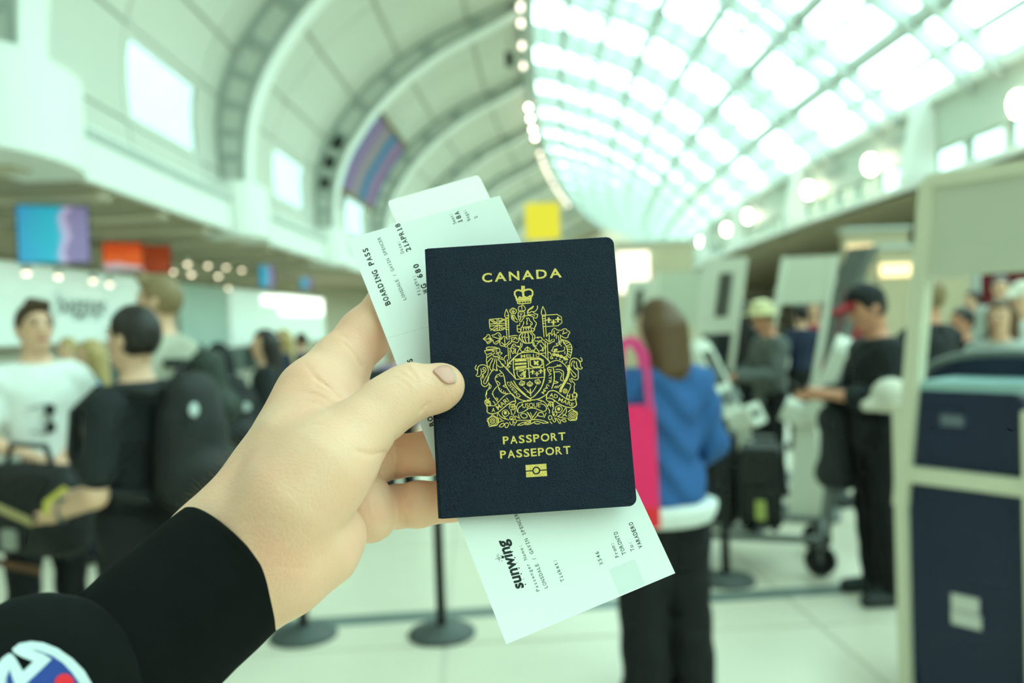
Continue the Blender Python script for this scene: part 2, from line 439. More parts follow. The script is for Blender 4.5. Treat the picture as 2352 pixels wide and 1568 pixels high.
# balcony ledge, its rounded ends at each rib, and the soffit under it
ss = list(np.arange(-58, S_END+.1, 2.0))
zb = EYE+2.98; zt = EYE+4.12
ledge = sweep('balcony_ledge', [(-7.05, zb), (-7.05, zt-.1), (-7.15, zt), (-9.6, zt), (-9.6, zb)], ss, M_white); tag(ledge, 'long white ledge under the vaulted wall on the left', kind='structure')
ledge.name = 'trim_2'
tr = sweep('trim_3', [(-7.0, zt-.3), (-7.0, zt-.14), (-7.1, zt-.14), (-7.1, zt-.3)], ss, M_steel); tag(tr, 'grey groove rail along the white ledge', kind='structure')
for i, s in enumerate(RIBS[:8]):
    poly = [(1.5*math.cos(a)*(1 if math.cos(a) > 0 else 1), .62*math.sin(a)) for a in np.linspace(0, math.pi, 15)]+[(-1.5, -.9), (1.5, -.9)]
    V = []; n = len(poly)
    for z in (zb-.1, zb+1.5): V += [HP(s+a, -7.05+b, z) for a, b in poly]
    Fc = [tuple(range(n)), tuple(range(n, 2*n))[::-1]]+[(k, n+k, n+(k+1) % n, (k+1) % n) for k in range(n)]
    o = mesh_obj('rib_base', V, Fc, M_white, ledge)
    where = ['overhead beside the camera', 'at the left edge of the view', 'below the tall wall window', 'below the striped banner', 'just beyond the banner', 'second beyond the banner', 'third beyond the banner', 'farthest along the ledge'][i]
    tag(o, 'rounded white rib base on the ledge ' + where)
wall_low = sweep('wall_back_left', [(-12.2, 0), (-12.0, 0), (-12.0, zb+.2), (-12.2, zb+.2)], ss, mat('check_in_wall', S(205, 196, 172), .7, .04)); tag(wall_low, kind='structure')
sof = empty('ceiling'); tag(sof, kind='structure')
sweep('soffit', [(-12.2, zb-.04), (-12.2, zb+.3), (-9.6, zb+.3), (-9.6, zb), (-7.2, zb), (-7.2, zb-.04)], ss, M_soffit, sof)
for s in np.arange(2, 100, 3.0):
    w = .55
    mb = MB(); hbox(mb, s, s+w, -12.0, -7.3, zb-.16, zb-.03); mb.build('soffit_beam', mat('soffit_beam_paint', S(206, 196, 172), .7, .03), sof)

# ---- glass roof
EDGE = (2.25, EYE+14.4); EAVE = (14.6, EYE+6.5)
def roofp(s, f, o=0.0):
    u = EDGE[0]+(EAVE[0]-EDGE[0])*f; z = EDGE[1]+(EAVE[1]-EDGE[1])*f+1.5*math.sin(math.pi*f)
    return HP(s, u, z+o)
roof = empty('ceiling_glass'); roof.name = 'ceiling_1'; tag(roof, 'sloping glass roof with a lattice of pale steel', kind='structure')
NF = 14; ff = np.linspace(0, 1, NF+1)
st = []
x = -56.0
while x < S_END: st += [x, x+1.5]; x += 6.0
st = [s for s in st if s <= S_END]
for j in range(NF+1):
    thick = (j % 2 == 0); w = .2 if thick else .1
    V = []; Fc = []
    ssx = np.arange(-56, S_END+.1, 3.0)
    for s in ssx:
        c = roofp(s, ff[j]); a = roofp(s, min(ff[j]+.02, 1))-roofp(s, max(ff[j]-.02, 0)); a /= np.linalg.norm(a)
        for da, dz in ((-w, -w*1.4), (w, -w*1.4), (w, 0), (-w, 0)): V.append(c+a*da*.7+np.array([0, 0, dz]))
    for i in range(len(ssx)-1):
        for k in range(4): Fc.append((i*4+k, (i+1)*4+k, (i+1)*4+(k+1) % 4, i*4+(k+1) % 4))
    mesh_obj('purlin', V, Fc, M_frame, roof)
for s in st:
    mb = MB()
    for i in range(NF):
        mb.beam(roofp(s, ff[i], -.30), roofp(s, ff[i+1], -.30), 0.16, .5)
    for i in range(0, NF, 2):       # lower chord and struts of the truss
        mb.beam(roofp(s, ff[i], -.95*math.sin(math.pi*ff[i])-.1), roofp(s, ff[i+2], -.95*math.sin(math.pi*ff[i+2])-.1), .12, .1)
        if i: mb.beam(roofp(s, ff[i], -.1), roofp(s, ff[i], -.95*math.sin(math.pi*ff[i])-.1), .06, .06)
    mb.build('rafter', M_frame, roof)
cr_ = MB()
for i in range(0, len(st)-2, 2):
    for k in range(0, NF-3, 4):
        cr_.beam(roofp(st[i+1], ff[k], -.3), roofp(st[i+2], ff[k+2], -.3), .09, .07)
        cr_.beam(roofp(st[i+1], ff[k+4], -.3), roofp(st[i+2], ff[k+2], -.3), .09, .07)
tag(cr_.build('bracing_rods', M_frame, roof), kind='stuff')
gfar = MB(); ncount = 0
for i in range(len(st)-1):
    for k in range(NF):
        s0, s1 = st[i]+.05, st[i+1]-.05; a, b = ff[k]+.006, ff[k+1]-.006
        tgt = MB() if (8 < st[i] < 76) else gfar
        tgt.hexa([roofp(s0, a, .02), roofp(s0, b, .02), roofp(s1, b, .02), roofp(s1, a, .02), roofp(s0, a, .05), roofp(s0, b, .05), roofp(s1, b, .05), roofp(s1, a, .05)])
        if tgt is not gfar: tgt.build('pane', M_glass, roof); ncount += 1
tag(gfar.build('far_panes', M_glass, roof), kind='stuff')
eb = sweep('trim_4', [(1.75, EYE+14.3), (1.75, EYE+14.9), (2.55, EYE+14.9), (2.55, EYE+13.95), (2.1, EYE+13.95)], ss, M_steel); tag(eb, 'pale edge beam where vault meets glass roof', kind='structure')
bulb_me = None
_sg = np.linspace(20, 128, 2161); _yg = proj(np.array([HP(q, 1.95, EYE+13.62) for q in _sg]))[:, 1]
M_bulb2 = mat('dim_edge_bulb_glass', (1.0, .86, .72), .3, 0, emit=2.6)
for i, yb in enumerate((-18, 14, 52, 104, 150, 246, 271, 296, 315, 352, 366, 379, 391, 402, 413, 423, 432, 441, 449, 456, 463, 470)):
    s = float(_sg[np.argmin(abs(_yg-yb))]); lit = 5 <= i <= 8
    root = empty('edge_lamp', HP(s, 1.95, EYE+13.62))
    b = MB().lathe([(.02, -.2), (.09, -.16), (.13, -.06), (.13, .02), (.08, .1), (.03, .14)], n=10)
    if bulb_me is None:
        g = b.build('globe', M_bulb, root, True); bulb_me = g.data
        h = MB().lathe([(.05, .13), (.05, .3), (.11, .32), (.11, .36)], n=8).build('holder', M_frame, root); hold_me = h.data
    else:
        g = link(bpy.data.objects.new('globe', bulb_me), root); link(bpy.data.objects.new('holder', hold_me), root)
    g.material_slots[0].link = 'OBJECT'; g.material_slots[0].material = M_bulb if lit else M_bulb2
    tag(root, ('bright round lamp in the cluster of four on the roof edge, %s' % ('topmost', 'second from top', 'third from top', 'lowest')[i-5]) if lit else ('dim round lamp on the roof edge above the bright cluster, %s' % ('at the frame top', 'second from top', 'third from top', 'fourth from top', 'lowest')[i]) if i < 5 else 'tiny dim lamp in the far string along the roof edge', 'lamp', 'string of lamps along the roof edge')

spk = empty('loudspeaker', HP(41.5, 1.35, EYE+12.75), label='small dark loudspeaker box at the vault edge near the frame top', cat='loudspeaker')
mb = MB(); hbox(mb, 41.3, 41.7, 1.1, 1.5, EYE+12.75, EYE+13.4); mb.build('cabinet', M_dark, spk, keep=True)
mb = MB(); hbox(mb, 41.27, 41.3, 1.15, 1.45, EYE+12.8, EYE+13.35); mb.build('grille', M_black, spk, keep=True)
mb = MB(); hbox(mb, 41.45, 41.55, 1.25, 1.35, EYE+13.4, EYE+14.2); mb.build('hanger', M_frame, spk, keep=True)
# ---- right side: fascia with strip windows, brackets and lamps, ceiling beyond
zl, zh = EYE+4.05, EYE+6.5
fas = empty('wall_right'); tag(fas, kind='structure')
M_fas = mat('fascia_paint', S(200, 206, 194), .5, .03, .8)
sweep('fascia_band', [(14.5, zl+.85), (14.5, zh), (14.9, zh), (14.9, zl+.85)], ss, M_fas, fas)
sweep('fascia_sill', [(14.4, zl-.1), (14.4, zl+.12), (14.9, zl+.12), (14.9, zl-.1)], ss, M_white, fas)
sweep('eave_beam', [(14.3, zh-.15), (14.3, zh+.2), (15.0, zh+.2), (15.0, zh-.15)], ss, M_white, fas)
for s in np.arange(8, 80, 2.0):
    mb = MB(); hbox(mb, s, s+.12, 14.5, 14.8, zl+.12, zl+.85); mb.build('mullion', M_fas, fas)
    mb = MB(); hbox(mb, s+.12, s+2.0, 14.62, 14.64, zl+.12, zl+.85); mb.build('pane', M_glass_half, fas)
for s in RIBS[1:8]:
    V = [HP(s+a, u, z) for a in (-.35, .35) for u, z in ((14.5, zh), (14.5, zl), (13.6, zl-.25), (13.6, zl+.1), (14.1, zh))]
    mesh_obj('bracket', V, [(0, 1, 2, 3, 4), (9, 8, 7, 6, 5)]+[(k, 5+k, 5+(k+1) % 5, (k+1) % 5) for k in range(5)], M_white, fas)
for s in (17, 27, 33, 45):
    mb = MB(); hbox(mb, s, s+2.2, 14.42, 14.5, zl+1.5, zl+1.75); mb.build('vent_slot', M_steel, fas)
cr2 = sweep('ceiling_2', [(14.6, zl-.1), (14.6, zl+.05), (40, zl+.05), (40, zl-.1)], ss, M_soffit); tag(cr2, 'flat beige ceiling to the right of the glass roof', kind='structure')
wr = sweep('wall_back_right', [(33, 0), (33.3, 0), (33.3, zl), (33, zl)], ss, mat('beige_back_wall', S(190, 180, 156), .8, .08, .3)); tag(wr, kind='structure')
we = MB(); hbox(we, S_END, S_END+.3, -14, 42, 0, 22); tag(we.build('wall_end', mat('end_wall', S(196, 186, 164), .8, .06, .2)), kind='structure')
wb = MB(); hbox(wb, -58.3, -58, -14, 42, 0, 22); tag(wb.build('wall_near_end', MATS['end_wall']), kind='structure')
lampspots = [(2340, 240, 'nearest the right edge of the view'), (1998, 378, 'second from the right edge'), (1857, 437, 'third from the right edge'), (1730, 490, 'fourth from the right edge'), (1668, 527, 'fifth from the right edge'), (1610, 556, 'sixth from the right edge'), (1545, 580, 'farthest and lowest')]
for x, y, w in lampspots:
    s, z = at_u(x, y, 14.0); s += 1.3 if x == 1730 else 0
    root = empty('globe_lamp', HP(s, 14.0, z), label='glowing oval wall lamp under the roof eave, ' + w, cat='lamp', group='oval lamps along the right fascia')
    MB().lathe([(.03, -.34), (.17, -.26), (.23, -.08), (.23, .08), (.17, .26), (.05, .34)], n=16).build('globe', M_lamp, root, True)
    MB().beam((0, 0, .3), HP(s, 14.48, z+.3)-HP(s, 14.0, z), .05, .05).build('arm', M_frame, root)
    MB().lathe([(.08, .3), (.1, .36), (.03, .44)], n=12).build('cap', M_frame, root)

# striped banner hung on the vault
def stripe_mat():
    m = bpy.data.materials.new('striped_textile'); m.use_nodes = True; nt = m.node_tree; b = nt.nodes['Principled BSDF']
    uv = nt.nodes.new('ShaderNodeAttribute'); uv.attribute_name = 'across'
    rp = nt.nodes.new('ShaderNodeValToRGB'); rp.color_ramp.interpolation = 'LINEAR'
    cols = [(0, (96, 110, 160)), (.12, (104, 112, 158)), (.2, (150, 92, 130)), (.3, (118, 112, 152)), (.4, (158, 128, 126)), (.48, (150, 128, 130)), (.54, (66, 106, 146)), (.66, (72, 112, 150)), (.76, (128, 110, 150)), (.86, (160, 100, 128)), (.94, (110, 100, 146)), (1, (90, 84, 130))]
    e = rp.color_ramp.elements
    while len(e) < len(cols): e.new(.5)
    for q, (p, c) in zip(e, cols): q.position = p; q.color = (*S(*c), 1)
    no = nt.nodes.new('ShaderNodeTexNoise'); no.inputs['Scale'].default_value = 3.0
    ad = nt.nodes.new('ShaderNodeMath'); ad.operation = 'MULTIPLY_ADD'; ad.inputs[1].default_value = .06
    nt.links.new(no.outputs['Fac'], ad.inputs[0]); nt.links.new(uv.outputs['Fac'], ad.inputs[2]); nt.links.new(ad.outputs[0], rp.inputs[0])
    nt.links.new(rp.outputs[0], b.inputs['Base Color']); b.inputs['Roughness'].default_value = .9
    return m
bs0, bs1, bt0, bt1 = 39.2, 47.2, .30, .62
ban = empty('striped_banner', vp(42, bt0, .3), label='blue and pink striped textile banner hung on the curved vault', cat='banner')
ns, ntt = 12, 14; V = []; Fc = []; acr = []
for layer in (0.22, .26):
    for i in range(ns+1):
        for j in range(ntt+1):
            V.append(vp(bs0+(bs1-bs0)*i/ns, bt0+(bt1-bt0)*j/ntt, layer)); acr.append(i/ns)
A_ = (ns+1)*(ntt+1)
for i in range(ns):
    for j in range(ntt):
        a = i*(ntt+1)+j; Fc.append((a, a+ntt+1, a+ntt+2, a+1)); Fc.append((A_+a, A_+a+1, A_+a+ntt+2, A_+a+ntt+1))
o = mesh_obj('textile', V, Fc, stripe_mat(), ban, True, keep=True)
at = o.data.attributes.new('across', 'FLOAT', 'POINT'); at.data.foreach_set('value', acr)
for t in (bt0, bt1):
    MB().tube([vp(s, t, .22) for s in np.linspace(bs0-.1, bs1+.1, 6)], .12, 8).build('rail', mat('bronze_rail', S(120, 104, 50), .5), ban, True, keep=True)

# yellow hanging sign
c = wp(1246, 508, 30); ys = empty('hanging_sign', (c[0], c[1], c[2]-.67), label='plain yellow square sign hanging over the hall', cat='sign')
MB().box(-.63, .63, -.06, .06, 0, 1.34).build('board', mat('yellow_sign_face', S(244, 204, 50), .5, .02, emit=.12), ys)
for x in (-.45, .45): MB().tube([(x, 0, 1.34), (x, 0, 13.2)], .012, 6).build('rod', M_frame, ys)

# ---- check-in back wall on the left: light panels, canopy, hanging screens, spots
M_sign = mat('lit_sign_face', (.80, 1.0, .91), .4, .02, emit=.22)
M_sign2 = mat('teal_sign_face', S(200, 224, 214), .5, .02)
M_bright = mat('reflection_glow', (.95, 1.0, .92), .4, 0, emit=1.6)  # glow standing in for the reflections on the white sign
zt2 = 3.62; zb2 = 1.45
def wall_panel(name, s0, s1, m, label, z0=zb2, z1=zt2):
    r = empty(name, HP((s0+s1)/2, -11.9, z0), label=label, cat='sign')
    q = list(np.linspace(s0, s1, 9)); f = sweep('face', [(-11.97, z0), (-11.97, z1), (-11.85, z1), (-11.85, z0)], q, m, r); f.matrix_parent_inverse = pm(r).inverted()
    for za, zb_q in ((z1, z1+.12), (z0-.12, z0)):
        f = sweep('frame_rail', [(-11.99, za), (-11.99, zb_q), (-11.8, zb_q), (-11.8, za)], q, M_soffit, r); f.matrix_parent_inverse = pm(r).inverted()
    return r
sx = lambda x: at_u(x, 700, -11.9)[0]
sg = wall_panel('lit_wall_sign', 12.0, sx(300)+.6, M_sign, 'long pale lit wall sign lettered baggage behind the men on the left')
V, Fc = text_geo('baggage', .01)
a, b = sx(128), sx(238)
P = [HP(a+(b-a)*v[0], -11.83, 2.32+.62*v[1]) for v in V]
mesh_obj('lettering', P, Fc, mat('grey_lettering', S(96, 120, 114), .6), sg, keep=True)
wall_panel('teal_wall_panel', sx(412), sx(519), M_sign2, 'plain pale teal wall panel between the two lit signs', .9)
p3 = wall_panel('white_wall_sign', sx(527), sx(742), M_sign, 'white lit wall sign with glowing reflection patches behind the hand', .9)
mb = MB(); hbox(mb, sx(640), sx(738), -11.86, -11.78, 2.5, 3.5); mb.build('glare_patch', M_bright, p3, keep=True)  # bright reflections on the sign face, made as glowing blocks
mb = MB(); hbox(mb, sx(600), sx(660), -11.86, -11.8, 3.0, 3.45); mb.build('glare_patch', M_bright, p3, keep=True)
# counters along the back wall
for i, (s0, s1) in enumerate(((16, 21.5), (22.5, 28), (29, 34.5), (35.5, 41))):
    r = empty('check_in_counter', HP((s0+s1)/2, -10.4, 0), label='dark check-in counter by the left back wall, %s' % ['nearest the left edge', 'second from the left edge', 'under the teal panel', 'under the white lit sign'][i], cat='counter', group='check-in counters on the left')
    mb = MB(); hbox(mb, s0, s1, -10.7, -10.1, 0, 1.0); mb.build('body', mat('counter_body', S(70, 84, 80), .5), r, keep=True)
    mb = MB(); hbox(mb, s0-.05, s1+.05, -10.8, -10.0, 1.0, 1.06); mb.build('worktop', M_white, r, keep=True)

def screen_mat(name, kind):
    m = bpy.data.materials.new(name); m.use_nodes = True; nt = m.node_tree; b = nt.nodes['Principled BSDF']
    tc = nt.nodes.new('ShaderNodeTexCoord'); sp = nt.nodes.new('ShaderNodeSeparateXYZ'); nt.links.new(tc.outputs['Generated'], sp.inputs[0])
    no = nt.nodes.new('ShaderNodeTexNoise'); no.inputs['Scale'].default_value = 1.6; nt.links.new(tc.outputs['Generated'], no.inputs['Vector'])
    ad = nt.nodes.new('ShaderNodeMath'); ad.operation = 'MULTIPLY_ADD'; ad.inputs[1].default_value = .55
    nt.links.new(no.outputs['Fac'], ad.inputs[0]); rp = nt.nodes.new('ShaderNodeValToRGB'); rp.color_ramp.interpolation = 'EASE'
    if kind == 'blue':
        nt.links.new(sp.outputs[0], ad.inputs[2]); cs = [(.0, (60, 140, 190)), (.82, (44, 160, 184)), (.92, (176, 160, 196)), (1.0, (120, 110, 150))]
    else:
        nt.links.new(sp.outputs[2], ad.inputs[2]); cs = [(.0, (180, 160, 170)), (.46, (190, 170, 176)), (.55, (205, 84, 30)), (.82, (208, 92, 40)), (1.0, (190, 70, 24))]
    e = rp.color_ramp.elements
    while len(e) < len(cs): e.new(.5)
    for q, (p, c) in zip(e, cs): q.position = p; q.color = (*S(*c), 1)
    nt.links.new(ad.outputs[0], rp.inputs[0]); nt.links.new(rp.outputs[0], b.inputs['Base Color']); nt.links.new(rp.outputs[0], b.inputs['Emission Color'])
    m.cycles.emission_sampling = 'NONE'; b.inputs['Emission Strength'].default_value = .55; b.inputs['Roughness'].default_value = .3; return m
M_sb = screen_mat('blue_screen_picture', 'blue'); M_so = screen_mat('orange_screen_picture', 'orange')
M_so2 = mat('dim_orange_screen', S(170, 62, 26), .3, .15, 2.0, emit=.25)
def screen(x0, x1, y0, y1, d, m, label, yaw):
    c = wp((x0+x1)/2, (y0+y1)/2, d); w = (x1-x0)*d/F; h = (y1-y0)*d/F
    r = empty('hanging_screen', (c[0], c[1], c[2]-h/2), math.radians(yaw), label=label, cat='screen', group='screens hung under the ledge')
    w2 = w/math.cos(math.radians(yaw))*1.0
    MB().box(-w2/2, w2/2, 0, .1, 0, h).build('casing', M_black, r)
    MB().box(-w2/2+.03, w2/2-.03, -.012, 0, .03, h-.03).build('display', m, r)
    for x in (-w2/3, w2/3): MB().tube([(x, .05, h), (x, .05, zb-(c[2]-h/2)+.1)], .025, 6).build('rod', M_frame, r)
screen(55, 192, 470, 606, 17, M_sb, 'large blue display screen hung above the baggage sign', 24)
screen(243, 322, 556, 622, 24, M_so, 'orange and white display screen, left one of the orange pair', 24)
screen(322, 388, 563, 628, 25, M_so2, 'dim orange display screen, right one of the orange pair', 24)
screen(596, 630, 600, 660, 36, M_sb, 'small blue screen farther along above the white lit sign', 20)
screen(690, 716, 620, 664, 46, M_sb, 'smallest blue screen, farthest along the left wall', 20)
spots = [(-40, 612), (60, 624), (135, 632), (215, 642), (252, 650), (525, 660), (430, 604), (478, 608), (520, 612), (556, 618), (395, 622), (440, 628), (500, 632)]
for i, (x, y) in enumerate(spots):
    u = -11.4 if i < 6 else -10.2
    s, z = at_u(x, y, u)
    r = empty('spotlight', HP(s, u, z), label=('warm spotlight over the baggage sign, %s' % ['beyond the left edge', 'leftmost in view', 'second in view', 'third in view', 'rightmost of four', 'over the gap beside the teal panel'][i]) if i < 6 else 'faint spotlight in the double row left of the small blue screens', cat='lamp', group='spotlights on the left canopy' if i < 6 else 'double row of faint spotlights')
    MB().lathe([(.02, -.09), (.075, -.06), (.085, 0), (.06, .05), (.02, .06)], n=10).build('bulb', mat('spot_bulb', (1.0, .86, .6), .3, 0, emit=3.5 if i < 6 else 1.4), r, True)
    MB().lathe([(.1, -.02), (.1, .12), (.04, .16)], n=10).build('housing', M_frame, r)
    e = (zb if i >= 6 else zt2+.1)-z
    MB().tube([(0, 0, .12), (0, 0, max(.2, e))], .015, 6).build('stem', M_frame, r)
for x, y, w in ((445, 515, 'under the first ledge bay'), (572, 556, 'under the second ledge bay')):
    s, z = at_u(x, y, -8.6)
    r = empty('dome_camera', HP(s, -8.6, z), label='small white dome camera ' + w, cat='camera')
    MB().lathe([(.03, -.28), (.16, -.2), (.2, -.05), (.2, .12)], n=12).build('dome', M_white, r, True)
    MB().lathe([(.22, .12), (.22, .2), (.06, .22), (.06, max(.4, zb-z))], n=12).build('mount', M_white, r)

# lights and shop fronts under the right ceiling
for i, (x, y, d, w, h, c, e, lab) in enumerate(((2062, 620, 14, .62, .22, (1.0, .74, .40), .9, 'beige booth with a warm orange lit strip left of the cream post'), (1975, 590, 16, .5, .5, (1.0, .66, .38), .5, 'beige booth with a small warm light behind the grey totem'), (1560, 690, 22, 1.2, .28, (1.0, .90, .95), 2.0, 'beige booth with a bright pinkish strip behind the woman in blue'), (1455, 625, 26, 1.0, 1.3, (1.0, .80, .70), 1.0, 'beige booth with a pinkish lit window beside the passport'))):
    p = wp(x, y, d); r = empty('shop_booth', (p[0], p[1], 0), label=lab, cat='booth')
    z0_ = p[2]-h/2; bw = (1.9, 1.2, 2.2, 2.4)[i]
    MB().box(-w/2, w/2, -.04, .0, z0_, z0_+h).build('lit_strip', mat('shop_diffuser_%d' % i, c, .5, 0, emit=e), r)
    MB().box(-w/2, bw-w/2, 0, .3, 0, z0_+h+.25).build('booth_wall', mat('booth_beige', S(186, 174, 146), .7, .06, 1.5), r)
    MB().box(-w/2-.04, bw-w/2+.04, -.05, .34, z0_+h+.25, z0_+h+.32).build('booth_cornice', M_frame, r)
p0 = wp(2252, 690, 11); p1 = wp(2420, 690, 10.4)
r = empty('red_partition', (p0[0], p0[1], 0), label='dark red partition wall at the right edge behind the crowd', cat='partition')
t = p1-p0; 
MB().hexa([(0, 0, 0), (t[0], t[1], 0), (t[0], t[1]+.12, 0), (0, .12, 0), (0, 0, 2.05), (t[0], t[1], 2.05), (t[0], t[1]+.12, 2.05), (0, .12, 2.05)]).build('panel', mat('dark_red_paint', S(104, 16, 26), .6), r)
MB().box(-.05, .0, -.02, .14, 0, 2.1).build('post', M_frame, r)

# ------------------------------------------------------------------ kiosks, totems, stanchions, cart
M_cream = mat('cream_powder_coat', S(214, 210, 186), .45, .03, 3)
M_navy = mat('navy_laminate', S(26, 36, 62), .45, .06, 6)
M_kwhite = mat('kiosk_white_plastic', S(216, 216, 200), .35, .03, 3)
M_scr = mat('dark_screen', S(84, 84, 76), .2, .1, 5)
M_ltblue = mat('pale_blue_ledge', S(150, 184, 184), .3, .05, 4)
M_grey = mat('mid_grey_panel', S(110, 114, 110), .5, .04, 4)
M_label = mat('pale_sticker', S(206, 206, 198), .6, .03)

# nearest kiosk at the right edge
A0 = np.array([wp(2083, 900, 3.3)[0], wp(2083, 900, 3.3)[1]]); A1 = np.array([wp(2352, 900, 2.97)[0], wp(2352, 900, 2.97)[1]])
kd = A1-A0; kw = np.linalg.norm(kd); kz = math.atan2(kd[1], kd[0])
K = empty('check_in_kiosk', (A0[0], A0[1], 0), kz, label='navy panelled kiosk in a cream frame at the right edge', cat='kiosk')
hz = lambda y, d, x=2200: EYE+((740-.035*(x-1176))-y)*d/F
zA = [hz(893, 3.3, 2085), hz(1068, 3.3, 2085), hz(1105, 3.3, 2085)]
ch = .035
def knav(z0, z1, cham):
    poly = [(0, z0), (kw, z0), (kw, z1-cham), (kw-cham, z1), (cham*.6, z1), (0, z1-cham*.4)] if cham else [(0, z0), (kw, z0), (kw, z1), (0, z1)]
    return MB().prism(poly, lambda a, b, t: (a, t, b), 0, .03)
knav(zA[1], zA[0], ch).build('panel', M_navy, K)
knav(.04, zA[2], 0).build('panel', M_navy, K)
fr = MB().box(-.045, 0, -.035, .06, 0, zA[0]-.06).box(kw, kw+.045, -.035, .06, 0, zA[0]-.06).box(-.045, kw+.045, -.03, .05, zA[2], zA[1]).box(-.045, kw+.045, -.03, .05, 0, .05)
fr.build('frame', M_cream, K)
MB().box(.0, kw, .03, .42, .04, zA[0]-.04).build('body', M_navy, K)
MB().prism([(.03, zA[0]), (kw-.0, zA[0]), (kw, zA[0]+.035), (.06, zA[0]+.035)], lambda a, b, t: (a, t, b), .0, .4).build('ledge', M_ltblue, K)
arc = [(kw*.62+.33*math.cos(a), zA[0]+.02+.10*math.sin(a)) for a in np.linspace(0, math.pi, 17)]
MB().prism(arc, lambda a, b, t: (a, t, b), .3, .36).build('arch_panel', M_navy, K)
MB().tube([(a, .3, b+.012) for a, b in arc], .017, 8).build('arch_rim', M_grey, K)
zs0, zs1 = hz(640, 3.3, 2115), hz(428, 3.3, 2125)
lean = .135; zk = zA[2]
for x in (-.025, kw+.06):
    w = MB(); w.beam((x, .0, zk-.1), (x+lean, .0, zs1), .055, .075, (0, 1, 0)); tag(w.build('leaning_post', M_cream, K), 'cream leaning post')
def lx(z): return lean*(z-zk+.1)/(zs1-zk+.1)
MB().hexa([(lx(zs0), -.02, zs0), (kw+.1+lx(zs0), -.02, zs0), (kw+.1+lx(zs0), .02, zs0), (lx(zs0), .02, zs0), (lx(zs1), -.02, zs1), (kw+.1+lx(zs1), -.02, zs1), (kw+.1+lx(zs1), .02, zs1), (lx(zs1), .02, zs1)]).build('sign_board', mat('pale_sign_board', S(196, 196, 178), .6, .02), K)
MB().beam((lx(zs1)-.03, 0, zs1), (kw+.14+lx(zs1), 0, zs1), .07, .05, (0, 0, 1)).build('top_bar', M_cream, K)
MB().box(.13, .215, -.006, 0, hz(975, 3.2), hz(950, 3.2)).build('sticker', mat('grey_sticker', S(104, 112, 122), .5), K)
MB().box(.155, .255, -.006, 0, hz(1412, 3.12), hz(1376, 3.12)).box(.155, .262, -.009, 0, hz(1452, 3.1), hz(1420, 3.1)).build('sticker', M_label, K)

def totem(x, y, d, w, yaw, label, h=2.08, slim=.05, board=M_kwhite, slot=False, post=M_kwhite, bh=.62, lean=.2, thick=.05):
    p = wp(x, y, d); r = empty('sign_totem', (p[0], p[1], 0), math.radians(yaw), label=label, cat='totem')
    lx = lambda z: lean*(z-.9)/(h-.9) if z > .9 else 0
    for q in (0, w):
        MB().beam((q, 0, 0), (q, 0, .9), slim, .07, (0, 1, 0)).beam((q, 0, .88), (q+lx(h), 0, h), slim, .07, (0, 1, 0)).build('post', post, r)
    z0 = h-bh
    b = MB().hexa([(lx(z0), -thick/2, z0), (w+lx(z0), -thick/2, z0), (w+lx(z0), thick/2, z0), (lx(z0), thick/2, z0), (lx(h), -thick/2, h), (w+lx(h), -thick/2, h), (w+lx(h), thick/2, h), (lx(h), thick/2, h)]).build('sign_board', board, r)
    MB().box(-.08, w+.08, -.2, .2, 0, .03).build('base_plate', M_grey, r)
    if slot:
        za, zb_ = z0+bh*.22, h-bh*.2; c = w*.58; hw = w*.17
        MB().hexa([(c-hw+lx(za), -thick/2-.012, za), (c+hw+lx(za), -thick/2-.012, za), (c+hw+lx(za), -thick/2, za), (c-hw+lx(za), -thick/2, za), (c-hw+lx(zb_), -thick/2-.012, zb_), (c+hw+lx(zb_), -thick/2-.012, zb_), (c+hw+lx(zb_), -thick/2, zb_), (c-hw+lx(zb_), -thick/2, zb_)]).build('display', M_scr, r)
    return r
totem(1752, 880, 8.0, .47, -8, 'cream totem frame with a blank sign board behind the man in the straw hat', h=2.13, lean=.24, bh=.45, board=mat('blank_sign_board', S(202, 202, 182), .6, .02))
totem(1585, 880, 7.9, .35, -20, 'white totem with a dark display right of the woman in blue', slot=True, bh=.7, h=2.13, lean=.19)
totem(1486, 880, 8.7, .46, -12, 'pale totem with a wide blank board behind the woman in blue', bh=.56, h=2.06, lean=.15, board=mat('blank_board_green', S(196, 200, 180), .6, .02))
totem(1424, 880, 10.7, .28, -20, 'far white totem with a small dark display beside the passport', slot=True, bh=.62, lean=.16)
g = wp(1898, 930, 7.0); G = empty('sign_totem', (g[0], g[1], 0), math.radians(-60), label='dark grey totem slab leaning right behind the man in the cap', cat='totem')
MB().prism([(0, 0), (.14, 0), (.14, .85), (.20, 1.3), (.33, 1.78), (.50, 2.1), (.30, 2.1), (.15, 1.78), (.04, 1.3), (0, .85)], lambda a, b, t: (a*1.0, t, b), -.06, .06).build('slab', M_grey, G)
MB().box(-.1, .3, -.2, .2, 0, .03).build('base_plate', M_black, G)
MB().prism([(.19, 1.35), (.31, 1.76), (.27, 1.78), (.15, 1.37)], lambda a, b, t: (a, t, b), -.066, -.06).build('side_stripe', mat('mauve_stripe', S(140, 90, 100), .5), G)

